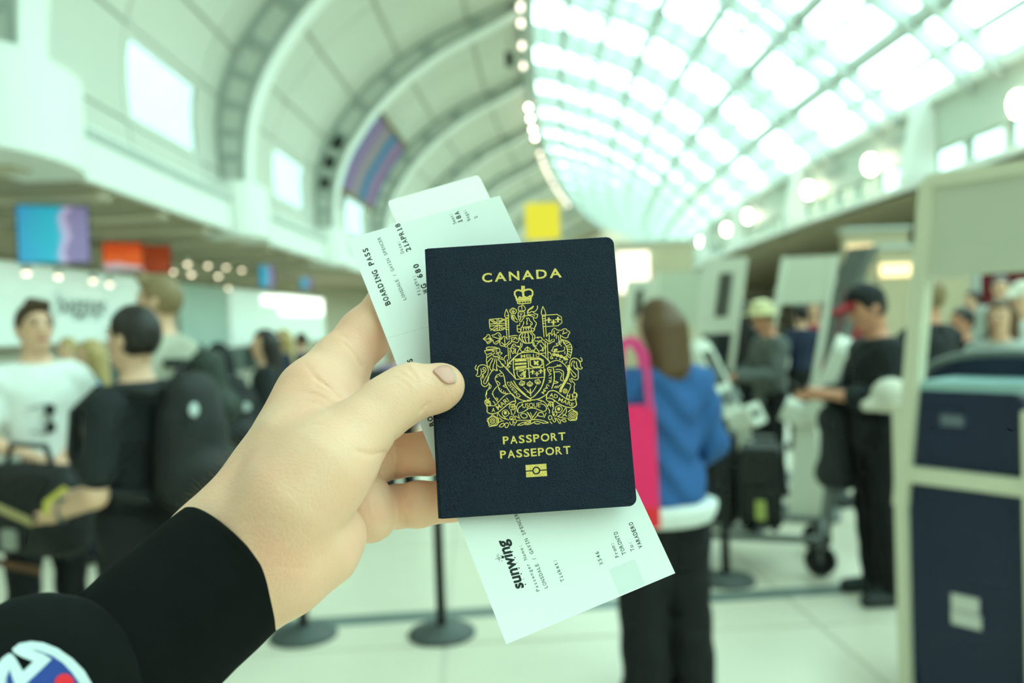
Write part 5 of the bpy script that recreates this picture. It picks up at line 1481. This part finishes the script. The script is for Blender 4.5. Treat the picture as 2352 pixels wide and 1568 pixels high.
Vf = cam2w(patch(uu, vv)).reshape(-1, 3); Vb = cam2w(patch(uu, vv, -.00016)).reshape(-1, 3); n_ = len(Vf)
I = lambda i, j: i*(nv2+1)+j
for i in range(nu):
    for j in range(nv2):
        q_ = (I(i, j), I(i, j+1), I(i+1, j+1), I(i+1, j)); Fc.append(q_); Fc.append(tuple(n_+k for k in q_[::-1]))
Ve = []
def edge_strip(ids):                 # the cut edge of the paper, with its own vertices so the faces stay evenly shaded
    for a_, b_ in zip(ids[:-1], ids[1:]):
        k_ = 2*n_+len(Ve); Ve.extend([Vf[a_], Vf[b_], Vb[b_], Vb[a_]]); Fc.append((k_, k_+1, k_+2, k_+3))
for j in (0, nv2): edge_strip([I(i, j) for i in range(nu+1)])
for i in (0, nu): edge_strip([I(i, j) for j in range(nv2+1)])
mesh_obj('slip', np.r_[Vf, Vb, np.array(Ve)], Fc, M_paper, BP, True, keep=True)
M_ink = mat('black_ink', S(40, 46, 48), .8, .05, 400); M_ink2 = mat('grey_ink', S(92, 104, 100), .8, .1, 400)
def print_px(txt, a, b, cap, m, bold=.0, mono=True, geo=None):
    cap = cap*(1.0 if geo else (1.14 if cap > 9 else 1.22))
    P, Fc = text_px(geo or mono_geo(txt, bold+.012, math.dist(a, b)/max(len(txt), 1)/cap), a, b, cap)
    mesh_obj('printed_text', on_pass(P, .00005), Fc, m, BP, keep=True)
for t_ in (('BOARDING PASS', (898, 699), (843, 567), 11.2, M_ink, .02), ('LONSDALE / GAVIN SPENCER', (934, 688), (873, 543), 6.6, M_ink2, .0), ('Date:', (928.5, 581), (917, 552), 6.8, M_ink2, 0), ('21APR18', (945, 575), (917, 511), 10.6, M_ink, .015),
           ('Flight:', (968, 677), (953, 631), 6.8, M_ink2, 0), ('WG 680', (985.5, 672), (959, 603), 11.2, M_ink, .025), ('Seat:', (1048.5, 513), (1037, 489), 6.4, M_ink2, 0), ('18A', (1063.5, 510.5), (1053, 483), 10, M_ink, .01), ('Bags:', (1081, 505.5), (1069, 480), 6.4, M_ink2, 0), ('2', (1097.5, 500), (1094.8, 494.5), 6.2, M_ink2, .01),
           ('BOARDING PASS', (1000, 978), (945, 820), 11.2, M_ink, .02), ('Passenger Name:', (1240, 1357), (1197, 1249), 6.8, M_ink2, 0), ('LONSDALE / GAVIN SPENCER', (1259, 1350), (1187.5, 1177), 7.0, M_ink2, .005), ('Ticket:', (1297, 1334), (1276, 1283), 7.6, M_ink2, .005), ('XS46', (1386, 1296), (1374, 1264), 7.6, M_ink2, .005),
           ('From:', (1422.5, 1279), (1408, 1244), 7.6, M_ink2, .005), ('TORONTO', (1438.5, 1272), (1417, 1219), 7.8, M_ink2, .01), ('To:', (1458, 1264), (1450, 1242), 7.8, M_ink2, .005), ('VARADERO', (1476.5, 1257), (1452, 1197), 8.2, M_ink, .008)):
    print_px(*t_)
gv, gf = text_geo('sunwing', .034); gv = gv.copy(); gv[:, 0] += .03*gv[:, 1]
print_px('', (1203.5, 1349), (1163, 1238), 27, M_ink, geo=(gv, gf))
logo = MB()
def mark(pts, w):
    P = np.array([(1120+a/10.455, 1220+b/10.455) for a, b in pts]); T = np.gradient(P, axis=0); T /= np.linalg.norm(T, axis=1)[:, None]; N = np.c_[-T[:, 1], T[:, 0]]; n = len(P)
    logo.add(on_pass(np.r_[P+N*w/2, P-N*w/2], .00005), [(i, i+1, n+i+1, n+i) for i in range(n-1)])
mark(arcpts(272, 645, 26, 0, 360, 12), 1.2)
for pts in ([(250, 540), (258, 580)], [(215, 580), (245, 605)], [(185, 665), (230, 650)], [(340, 572), (312, 592)], [(345, 640), (318, 640)], [(360, 718), (335, 690)], [(282, 725), (278, 685)]): mark(pts, 1.1)
for x, y in ((540, 350), (590, 488), (652, 630), (752, 878), (805, 1020), (905, 1272)): mark([(x-14, y+6), (x+16, y-8)], 2.6)
for x, y in ((705, 755), (860, 1142)): mark([(x-20, y+8), (x+20, y-8)], .9)
logo.build('printed_logo', M_ink, BP, keep=True)
def zq(x, y): return (980+x/3.825, 1080+y/3.825)
P = np.array([zq(1600, 870), zq(1830, 775), zq(1915, 1000), zq(1690, 1095)]); g4 = [P[0]*(1-a)*(1-b)+P[1]*a*(1-b)+P[2]*a*b+P[3]*(1-a)*b for a in np.linspace(0, 1, 7) for b in np.linspace(0, 1, 7)]
mesh_obj('printed_block', on_pass(np.array(g4), .00004), [(i*7+j, i*7+j+1, (i+1)*7+j+1, (i+1)*7+j) for i in range(6) for j in range(6)], mat('pale_grey_print', S(222, 228, 226), .7, .02), BP, keep=True)
perf = MB()
for k in range(16):
    a = np.array((889, 776))+np.array((101, -28))*k/16; b = a+np.array((101, -28))/16*.55; n2 = np.array((.27, .96))*.35
    perf.add(on_pass(np.array([a-n2, b-n2, b+n2, a+n2]), .00004), [(0, 1, 2, 3)])
perf.build('perforation', mat('perforation_shadow', S(178, 192, 188), .8), BP, keep=True)

CD = [camp(888, 462, .446), camp(1100, 401, .450), camp(1290, 800, .402), camp(1076, 862, .400)]
CARD = empty('luggage_receipt', tuple(cam2w(CD[3])), label='cream mottled card stub sticking out above the boarding pass', cat='card')
cp_ = []
poly = rrect(0, 1, 0, 1, .035, 5)
for (a, b) in poly:
    a2, b2 = a, 1-b
    cp_.append(CD[0]*(1-a2)*(1-b2)+CD[1]*a2*(1-b2)+CD[2]*a2*b2+CD[3]*(1-a2)*b2)
cp_ = np.array(cp_); nc = len(cp_); cb = cp_*(1+.0008/.41)
mesh_obj('stub', cam2w(np.r_[cp_, cb]), [tuple(range(nc)), tuple(range(nc, 2*nc))[::-1]]+[(k, nc+k, nc+(k+1) % nc, (k+1) % nc) for k in range(nc)], M_card, CARD, keep=True)

# ------------------------------------------------------------------ the photographer's hand (camera frame, pixels + depth)
def hc_(a, b, k=.005):
    (x0, y0, d0, r0), (x1, y1, d1, r1) = a, b
    return cone(camp(x0, y0, d0), camp(x1, y1, d1), r0*d0/F, r1*d1/F, k)
HAND = []
def chain(pts, k=.004, k0=None):
    for i in range(len(pts)-1): HAND.append(hc_(pts[i], pts[i+1], k0 if (i == 0 and k0) else k))
# forearm and wrist (three parallel rods make the oval section)
chain([(400, 1345, .348, 76), (485, 1258, .352, 80), (545, 1195, .355, 80)], .02)
chain([(450, 1440, .335, 84), (545, 1345, .342, 90), (620, 1250, .346, 95)], .02)
chain([(420, 1380, .350, 90), (500, 1300, .354, 96)], .02)
# back of the hand / index metacarpal
chain([(545, 1200, .354, 82), (625, 1082, .368, 80), (685, 985, .381, 78), (722, 905, .390, 70)], .012)
chain([(600, 1170, .356, 95), (690, 1030, .362, 84), (757, 943, .3705, 46)], .012)
# thenar and thumb
chain([(600, 1265, .345, 100), (683, 1145, .343, 110), (757, 1064, .347, 94), (832, 985, .355, 70)], .012)
chain([(832, 985, .355, 70), (890, 932, .3615, 65), (930, 906, .3652, 61), (952, 897, .3665, 58), (985, 897, .3685, 47), (1008, 890, .3692, 48), (1019, 884, .3695, 46)], .005)
# heel of the hand towards the little finger
chain([(560, 1345, .343, 92), (660, 1300, .345, 100)], .016)
chain([(660, 1300, .345, 100), (742, 1256, .352, 84), (774, 1226, .3575, 66)], .006)
# palm fill behind
chain([(640, 1150, .365, 90), (720, 1060, .382, 76), (755, 950, .392, 70)], .012)
chain([(670, 1230, .368, 72), (725, 1140, .386, 60)], .010)
# index finger
chain([(718, 903, .392, 70), (780, 835, .405, 62), (838, 770, .4165, 58), (900, 700, .424, 52), (960, 640, .4265, 46), (1010, 600, .4265, 40)], .006, .012)
# web and base of the middle finger
chain([(735, 930, .398, 66), (772, 898, .408, 58), (800, 925, .425, 52)], .006, .012)
chain([(770, 940, .405, 56), (850, 925, .432, 47), (950, 915, .420, 45), (1060, 905, .403, 40)], .004, .008)
# ring finger
chain([(760, 1045, .396, 60), (862, 1066, .406, 50)], .004, .003)
chain([(872, 1056, .412, 42), (905, 1048, .411, 50), (985, 1040, .404, 50), (1085, 1032, .396, 42), (1110, 1030, .3955, 38)], .0025, .002)
# little finger
chain([(760, 1165, .390, 58), (832, 1160, .392, 70), (850, 1184, .392, 62)], .004, .003)
chain([(870, 1170, .406, 42), (910, 1163, .404, 49), (960, 1158, .398, 52), (1040, 1150, .3915, 46), (1090, 1146, .389, 40)], .0025, .002)
CREASES = [([(936, 846), (950, 860), (962, 878)], .45), ([(918, 856), (940, 868), (958, 884)], .35), ([(905, 866), (926, 876), (940, 890)], .2), ([(955, 838), (966, 852), (972, 866)], .25), ([(884, 1038), (850, 1043), (815, 1036)], .45), ([(868, 1050), (835, 1048)], .2),
           ([(780, 916), (764, 898), (745, 882), (722, 868)], .45), ([(768, 912), (748, 898), (724, 888)], .3), ([(758, 922), (735, 908), (708, 902)], .22), ([(742, 880), (722, 862), (705, 842)], .22), ([(748, 936), (725, 925), (700, 922)], .18), ([(828, 842), (812, 812), (790, 790)], .3), ([(816, 800), (800, 778), (778, 768)], .2),
           ([(905, 1005), (912, 1050), (905, 1095)], .4), ([(916, 1010), (921, 1050), (914, 1090)], .25), ([(928, 1115), (934, 1150), (928, 1205)], .4), ([(938, 1125), (942, 1155), (937, 1195)], .25), ([(963, 944), (975, 932), (985, 926)], .5), ([(845, 1100), (838, 1150), (850, 1200)], .25), ([(865, 1110), (858, 1150), (866, 1190)], .15),
           ([(640, 1300), (700, 1305), (740, 1272)], .2), ([(560, 1200), (600, 1190), (640, 1196)], .12), ([(690, 985), (720, 975), (750, 978)], .12), ([(820, 935), (850, 918), (880, 905)], .0)]
def crease_field(P):
    x = CX+F*P[..., 0]/-P[..., 2]; y = CY-F*P[..., 1]/-P[..., 2]; out = np.zeros(P.shape[:-1], np.float32)
    for pts, a in CREASES:
        lo = np.min(pts, 0)-14; hi = np.max(pts, 0)+14
        mk = (x > lo[0]) & (x < hi[0]) & (y > lo[1]) & (y < hi[1]) & (P[..., 2] > -.405)
        if not mk.any(): continue
        q = np.stack([x[mk], y[mk]], -1); best = np.full(len(q), 1e9)
        for p0, p1 in zip(pts[:-1], pts[1:]):
            p0 = np.array(p0, float); ab = np.array(p1, float)-p0; t = np.clip((q-p0)@ab/(ab@ab), 0, 1)
            best = np.minimum(best, np.linalg.norm(q-p0-t[:, None]*ab, axis=1))
        out[mk] = np.maximum(out[mk], a*.0020*np.exp(-(best/3.2)**2))
    return out
def hand_post(P, D):
    near = np.abs(D) < .004; Q = P[near]; D[near] += crease_field(Q); return D
def skin_mat():
    m = bpy.data.materials.new('hand_skin'); m.use_nodes = True; nt = m.node_tree; b = nt.nodes['Principled BSDF']
    tc = nt.nodes.new('ShaderNodeTexCoord')
    def noise(s, d=4):
        n = nt.nodes.new('ShaderNodeTexNoise'); n.inputs['Scale'].default_value = s; n.inputs['Detail'].default_value = d; nt.links.new(tc.outputs['Object'], n.inputs['Vector']); return n
    n1 = noise(28); n2 = noise(420); rp = nt.nodes.new('ShaderNodeValToRGB')
    cs = [(.28, (240, 178, 150)), (.46, (241, 188, 158)), (.62, (242, 194, 164)), (.82, (240, 180, 152))]
    e = rp.color_ramp.elements
    while len(e) < 4: e.new(.5)
    for q, (p, c) in zip(e, cs): q.position = p; q.color = (*S(*c), 1)
    nt.links.new(n1.outputs['Fac'], rp.inputs[0])
    mx = nt.nodes.new('ShaderNodeMix'); mx.data_type = 'RGBA'; mx.blend_type = 'MULTIPLY'; mx.inputs[0].default_value = .18; nt.links.new(rp.outputs[0], mx.inputs[6]); nt.links.new(n2.outputs['Color'], mx.inputs[7])
    nt.links.new(rp.outputs[0], b.inputs['Base Color'])
    b.inputs['Roughness'].default_value = .5; b.inputs['Specular IOR Level'].default_value = .35
    b.inputs['Subsurface Weight'].default_value = .3; b.inputs['Subsurface Radius'].default_value = (1, .4, .25); b.inputs['Subsurface Scale'].default_value = .003
    mp = nt.nodes.new('ShaderNodeMapping'); mp.inputs['Scale'].default_value = (1, 2.6, 1); mp.inputs['Rotation'].default_value = (.2, .3, .7); nt.links.new(tc.outputs['Object'], mp.inputs['Vector'])
    n3 = nt.nodes.new('ShaderNodeTexNoise'); n3.inputs['Scale'].default_value = 620; n3.inputs['Detail'].default_value = 6; nt.links.new(mp.outputs[0], n3.inputs['Vector'])
    bp = nt.nodes.new('ShaderNodeBump'); bp.inputs['Strength'].default_value = .5; bp.inputs['Distance'].default_value = .0006
    nt.links.new(n3.outputs['Fac'], bp.inputs['Height']); nt.links.new(bp.outputs[0], b.inputs['Normal']); return m
M_hand = skin_mat()
ME = empty('person', tuple(cam2w(camp(300, 1500, .31))), label='left hand in a black cuffed sleeve holding up the passport', cat='person')
V, Fc = sdf_mesh(HAND, .0009, hand_post, 0, 2)
fast_mesh('hand', cam2w(V), Fc, M_hand, ME, keep=True)
def march(px, prims, d0, off=0.0, extra=0.0):
    r = ray(px); r = r/np.linalg.norm(r, axis=1)[:, None]; t = np.full(len(r), d0)
    for _ in range(60): t = t+np.clip(sdf(r*t[:, None], prims)-extra, -.01, .02)*.8
    return r*(t-off)[:, None]
# thumb nail
nail = np.array([(999.5, 852), (1006, 846), (1015, 841.5), (1029.5, 839.8), (1041, 849.5), (1047.5, 863), (1046, 876), (1033, 879.5), (1021, 875), (1010, 863)])
nail = nail.mean(0)+(nail-nail.mean(0))*1.12-np.array([2.0, 0]); cN = nail.mean(0); rings = [0, .35, .65, .85, .95, 1.0]
thumb_pr = HAND[:]
# densify the outline
dn = []
for i in range(len(nail)):
    p0, p1, p2, p3 = nail[i-1], nail[i], nail[(i+1) % len(nail)], nail[(i+2) % len(nail)]
    for f in (0, .33, .66): dn.append(.5*((2*p1)+(-p0+p2)*f+(2*p0-5*p1+4*p2-p3)*f*f+(-p0+3*p1-3*p2+p3)*f**3))
dn = np.array(dn); nn = len(dn); V = [march(cN[None], thumb_pr, .33, .0011)[0]]; Fc = []
for k in rings[1:]: V += list(march(cN+(dn-cN)*k, thumb_pr, .33, .0011 if k < .9 else (.0009 if k < 1 else .0002)))
for i in range(nn): Fc.append((0, 1+i, 1+(i+1) % nn))
for r_ in range(len(rings)-2):
    for i in range(nn): a = 1+r_*nn+i; b = 1+r_*nn+(i+1) % nn; Fc.append((a, a+nn, b+nn, b))
M_nail = mat('nail', S(218, 160, 144), .32, .05, 60, spec=.4)
tag(mesh_obj('thumb_nail', cam2w(np.array(V)), Fc, M_nail, ME, True, keep=True), 'pinkish thumb nail')
V = []; e0 = [(1041, 849.5), (1045.5, 857), (1048, 865), (1047.5, 873), (1044, 878)]
V = list(march(np.array(e0), thumb_pr, .33, .0011))+list(march(np.array(e0)-np.array([(3.2, -1), (3.6, 0), (3.6, .6), (3.4, 1.2), (3, 1.6)]), thumb_pr, .33, .0012))
mesh_obj('nail_edge', cam2w(np.array(V)), [(i, i+1, 6+i, 5+i) for i in range(4)], mat('nail_white_edge', S(196, 182, 150), .6), ME, True, keep=True)
# wrist hairs
hairs = MB()
for i in range(55):
    f = rng.random(); bx_, by_ = 440+f*125+rng.normal(0, 6), 1158-f*150+rng.normal(0, 6)
    d_ = .352+f*.012; a = math.radians(200+rng.normal(0, 22)); L = 14+rng.random()*22
    p0 = camp(bx_, by_, d_); p1 = camp(bx_+math.cos(a)*L*.6, by_+math.sin(a)*L*.5-5, d_-.001); p2 = camp(bx_+math.cos(a)*L, by_+math.sin(a)*L*.9-9*rng.random(), d_-.001)
    hairs.tube([cam2w(p0), cam2w(p1), cam2w(p2)], [.00006, .00005, .00002], 3)
tag(hairs.build('wrist_hair', mat('wrist_hair', S(96, 74, 52), .6), ME, keep=True), kind='stuff')

# sleeve: ribbed cuff and bloused sleeve with an embroidered badge
def knit_mat():
    m = bpy.data.materials.new('black_rib_knit'); m.use_nodes = True; nt = m.node_tree; b = nt.nodes['Principled BSDF']
    at = nt.nodes.new('ShaderNodeAttribute'); at.attribute_name = 'around'
    ml = nt.nodes.new('ShaderNodeMath'); ml.operation = 'MULTIPLY'; ml.inputs[1].default_value = 2*math.pi*150; nt.links.new(at.outputs['Fac'], ml.inputs[0])
    sn = nt.nodes.new('ShaderNodeMath'); sn.operation = 'SINE'; nt.links.new(ml.outputs[0], sn.inputs[0])
    tc = nt.nodes.new('ShaderNodeTexCoord'); n = nt.nodes.new('ShaderNodeTexNoise'); n.inputs['Scale'].default_value = 1800; nt.links.new(tc.outputs['Object'], n.inputs['Vector'])
    ad = nt.nodes.new('ShaderNodeMath'); ad.operation = 'ADD'; nt.links.new(sn.outputs[0], ad.inputs[0]); nt.links.new(n.outputs['Fac'], ad.inputs[1])
    bp = nt.nodes.new('ShaderNodeBump'); bp.inputs['Strength'].default_value = .6; bp.inputs['Distance'].default_value = .0003; nt.links.new(ad.outputs[0], bp.inputs['Height']); nt.links.new(bp.outputs[0], b.inputs['Normal'])
    b.inputs['Base Color'].default_value = (*S(15, 17, 16), 1); b.inputs['Roughness'].default_value = .95; b.inputs['Specular IOR Level'].default_value = .15
    return m
M_fleece = mat('black_fleece', S(16, 18, 17), .95, .2, 60, bump=.5, bscale=1500, spec=.15)
SLEEVE = [hc_((105, 1586, .288, 200), (-60, 1720, .270, 225), .01), hc_((60, 1575, .29, 160), (190, 1580, .296, 122), .02), hc_((-60, 1720, .27, 225), (-300, 1950, .25, 260), .01), cone(camp(-300, 1950, .25), (-.30, -.40, -.13), .035, .046, .01)]
SLV = fast_mesh('sleeve', *(lambda q: (cam2w(q[0]), q[1]))(sdf_mesh([*SLEEVE], .0022, None, 0, 2)), M_fleece, ME, keep=True)
c1 = camp(540, 1298, .3465); r1 = 176*.3465/F
c0 = camp(215, 1580, .306); r0 = 186*.312/F
ax_ = (c1-c0)/np.linalg.norm(c1-c0)
nrm_ = np.cross(ax_, (0, 0, 1.0)); nrm_ /= np.linalg.norm(nrm_); bin_ = np.cross(ax_, nrm_)
rings_ = [(0, 1.0), (.15, 1.015), (.3, 1.0), (.45, 1.01), (.6, 1.0), (.75, 1.005), (.88, 1.0), (.95, .995), (.985, .99), (1.0, .965), (1.0, .92), (.985, .895), (.93, .885), (.80, .88)]
V = []; Fc = []; ar_ = []; NA = 96
for f, sc_ in rings_:
    c = c0+(c1-c0)*f; rr = (r0+(r1-r0)*f)*sc_
    for k in range(NA):
        a = 2*math.pi*k/NA
        wob = 1+.010*math.sin(3*a+5*f)+.006*math.sin(9*a+9*f)*(1-f)
        V.append(c+rr*wob*(nrm_*math.cos(a)+1.0*bin_*math.sin(a))); ar_.append(abs(k/NA*2-1))
for i in range(len(rings_)-1):
    for k in range(NA): Fc.append((i*NA+k, i*NA+(k+1) % NA, (i+1)*NA+(k+1) % NA, (i+1)*NA+k))
cuff = mesh_obj('cuff', cam2w(np.array(V)), Fc, knit_mat(), ME, True, keep=True)
at = cuff.data.attributes.new('around', 'FLOAT', 'POINT'); at.data.foreach_set('value', ar_)
tag(cuff, 'ribbed black cuff')
# badge
def zb_(p): return (p[0]/9.046, 1420+p[1]/9.046)
def inpoly(pt, poly):
    x, y = pt; c = False; j = len(poly)-1
    for i in range(len(poly)):
        if ((poly[i][1] > y) != (poly[j][1] > y)) and (x < (poly[j][0]-poly[i][0])*(y-poly[i][1])/(poly[j][1]-poly[i][1]+1e-12)+poly[i][0]): c = not c
        j = i
    return c
def badge(name, poly, m, off, parent):
    px = np.array([zb_(p) for p in poly]); bm = bmesh.new(); vs_ = [bm.verts.new((p[0], -p[1], 0)) for p in px]; bm.faces.new(vs_)
    bmesh.ops.triangulate(bm, faces=bm.faces[:])
    for _ in range(3): bmesh.ops.subdivide_edges(bm, edges=[e for e in bm.edges if e.calc_length() > 7], cuts=1, use_grid_fill=False); bmesh.ops.triangulate(bm, faces=bm.faces[:])
    bm.verts.ensure_lookup_table(); Q = np.array([(v.co.x, -v.co.y) for v in bm.verts]); Fc = [tuple(v.index for v in f.verts) for f in bm.faces]; bm.verts.index_update(); Fc = [tuple(v.index for v in f.verts) for f in bm.faces]; bm.free()
    P = march(Q, SLEEVE, .2, off); B = march(Q, SLEEVE, .2, off-.0006); n = len(P)
    return mesh_obj(name, cam2w(np.r_[P, B]), Fc+[tuple(n+k for k in f[::-1]) for f in Fc], m, parent, True, keep=True)
W_ = [(-60, 960), (60, 810), (170, 730), (240, 730), (320, 820), (480, 1100), (690, 890), (470, 805), (300, 720), (250, 635), (400, 515), (650, 472), (900, 500), (1200, 620), (1500, 830), (1750, 1080), (1900, 1339), (1990, 1560), (-60, 1560)]
B_ = [(650, 640), (800, 668), (1080, 770), (1300, 915), (1500, 1125), (1660, 1360), (1740, 1560), (420, 1560), (570, 1330), (1085, 840), (900, 720)]
bdg = badge('embroidered_badge', W_, mat('white_embroidery', S(196, 204, 208), .8, .05, 900, bump=.4, bscale=3000), .0009, ME)
tag(bdg, 'white, blue and red embroidered C-shaped badge on the sleeve')
badge('blue_field', B_, mat('blue_embroidery', S(34, 58, 132), .8, .08, 900, bump=.4, bscale=3000), .0012, bdg)
badge('blue_field', [(195, 1050), (290, 1330), (370, 1560), (140, 1560), (130, 1250)], MATS['blue_embroidery'], .0012, bdg)
badge('red_field', [(1340+205*math.cos(a), 1360+215*math.sin(a)) for a in np.linspace(0, 2*math.pi, 26)[:-1]], mat('red_embroidery', S(220, 30, 44), .8, .08, 900, bump=.4, bscale=3000), .0015, bdg)
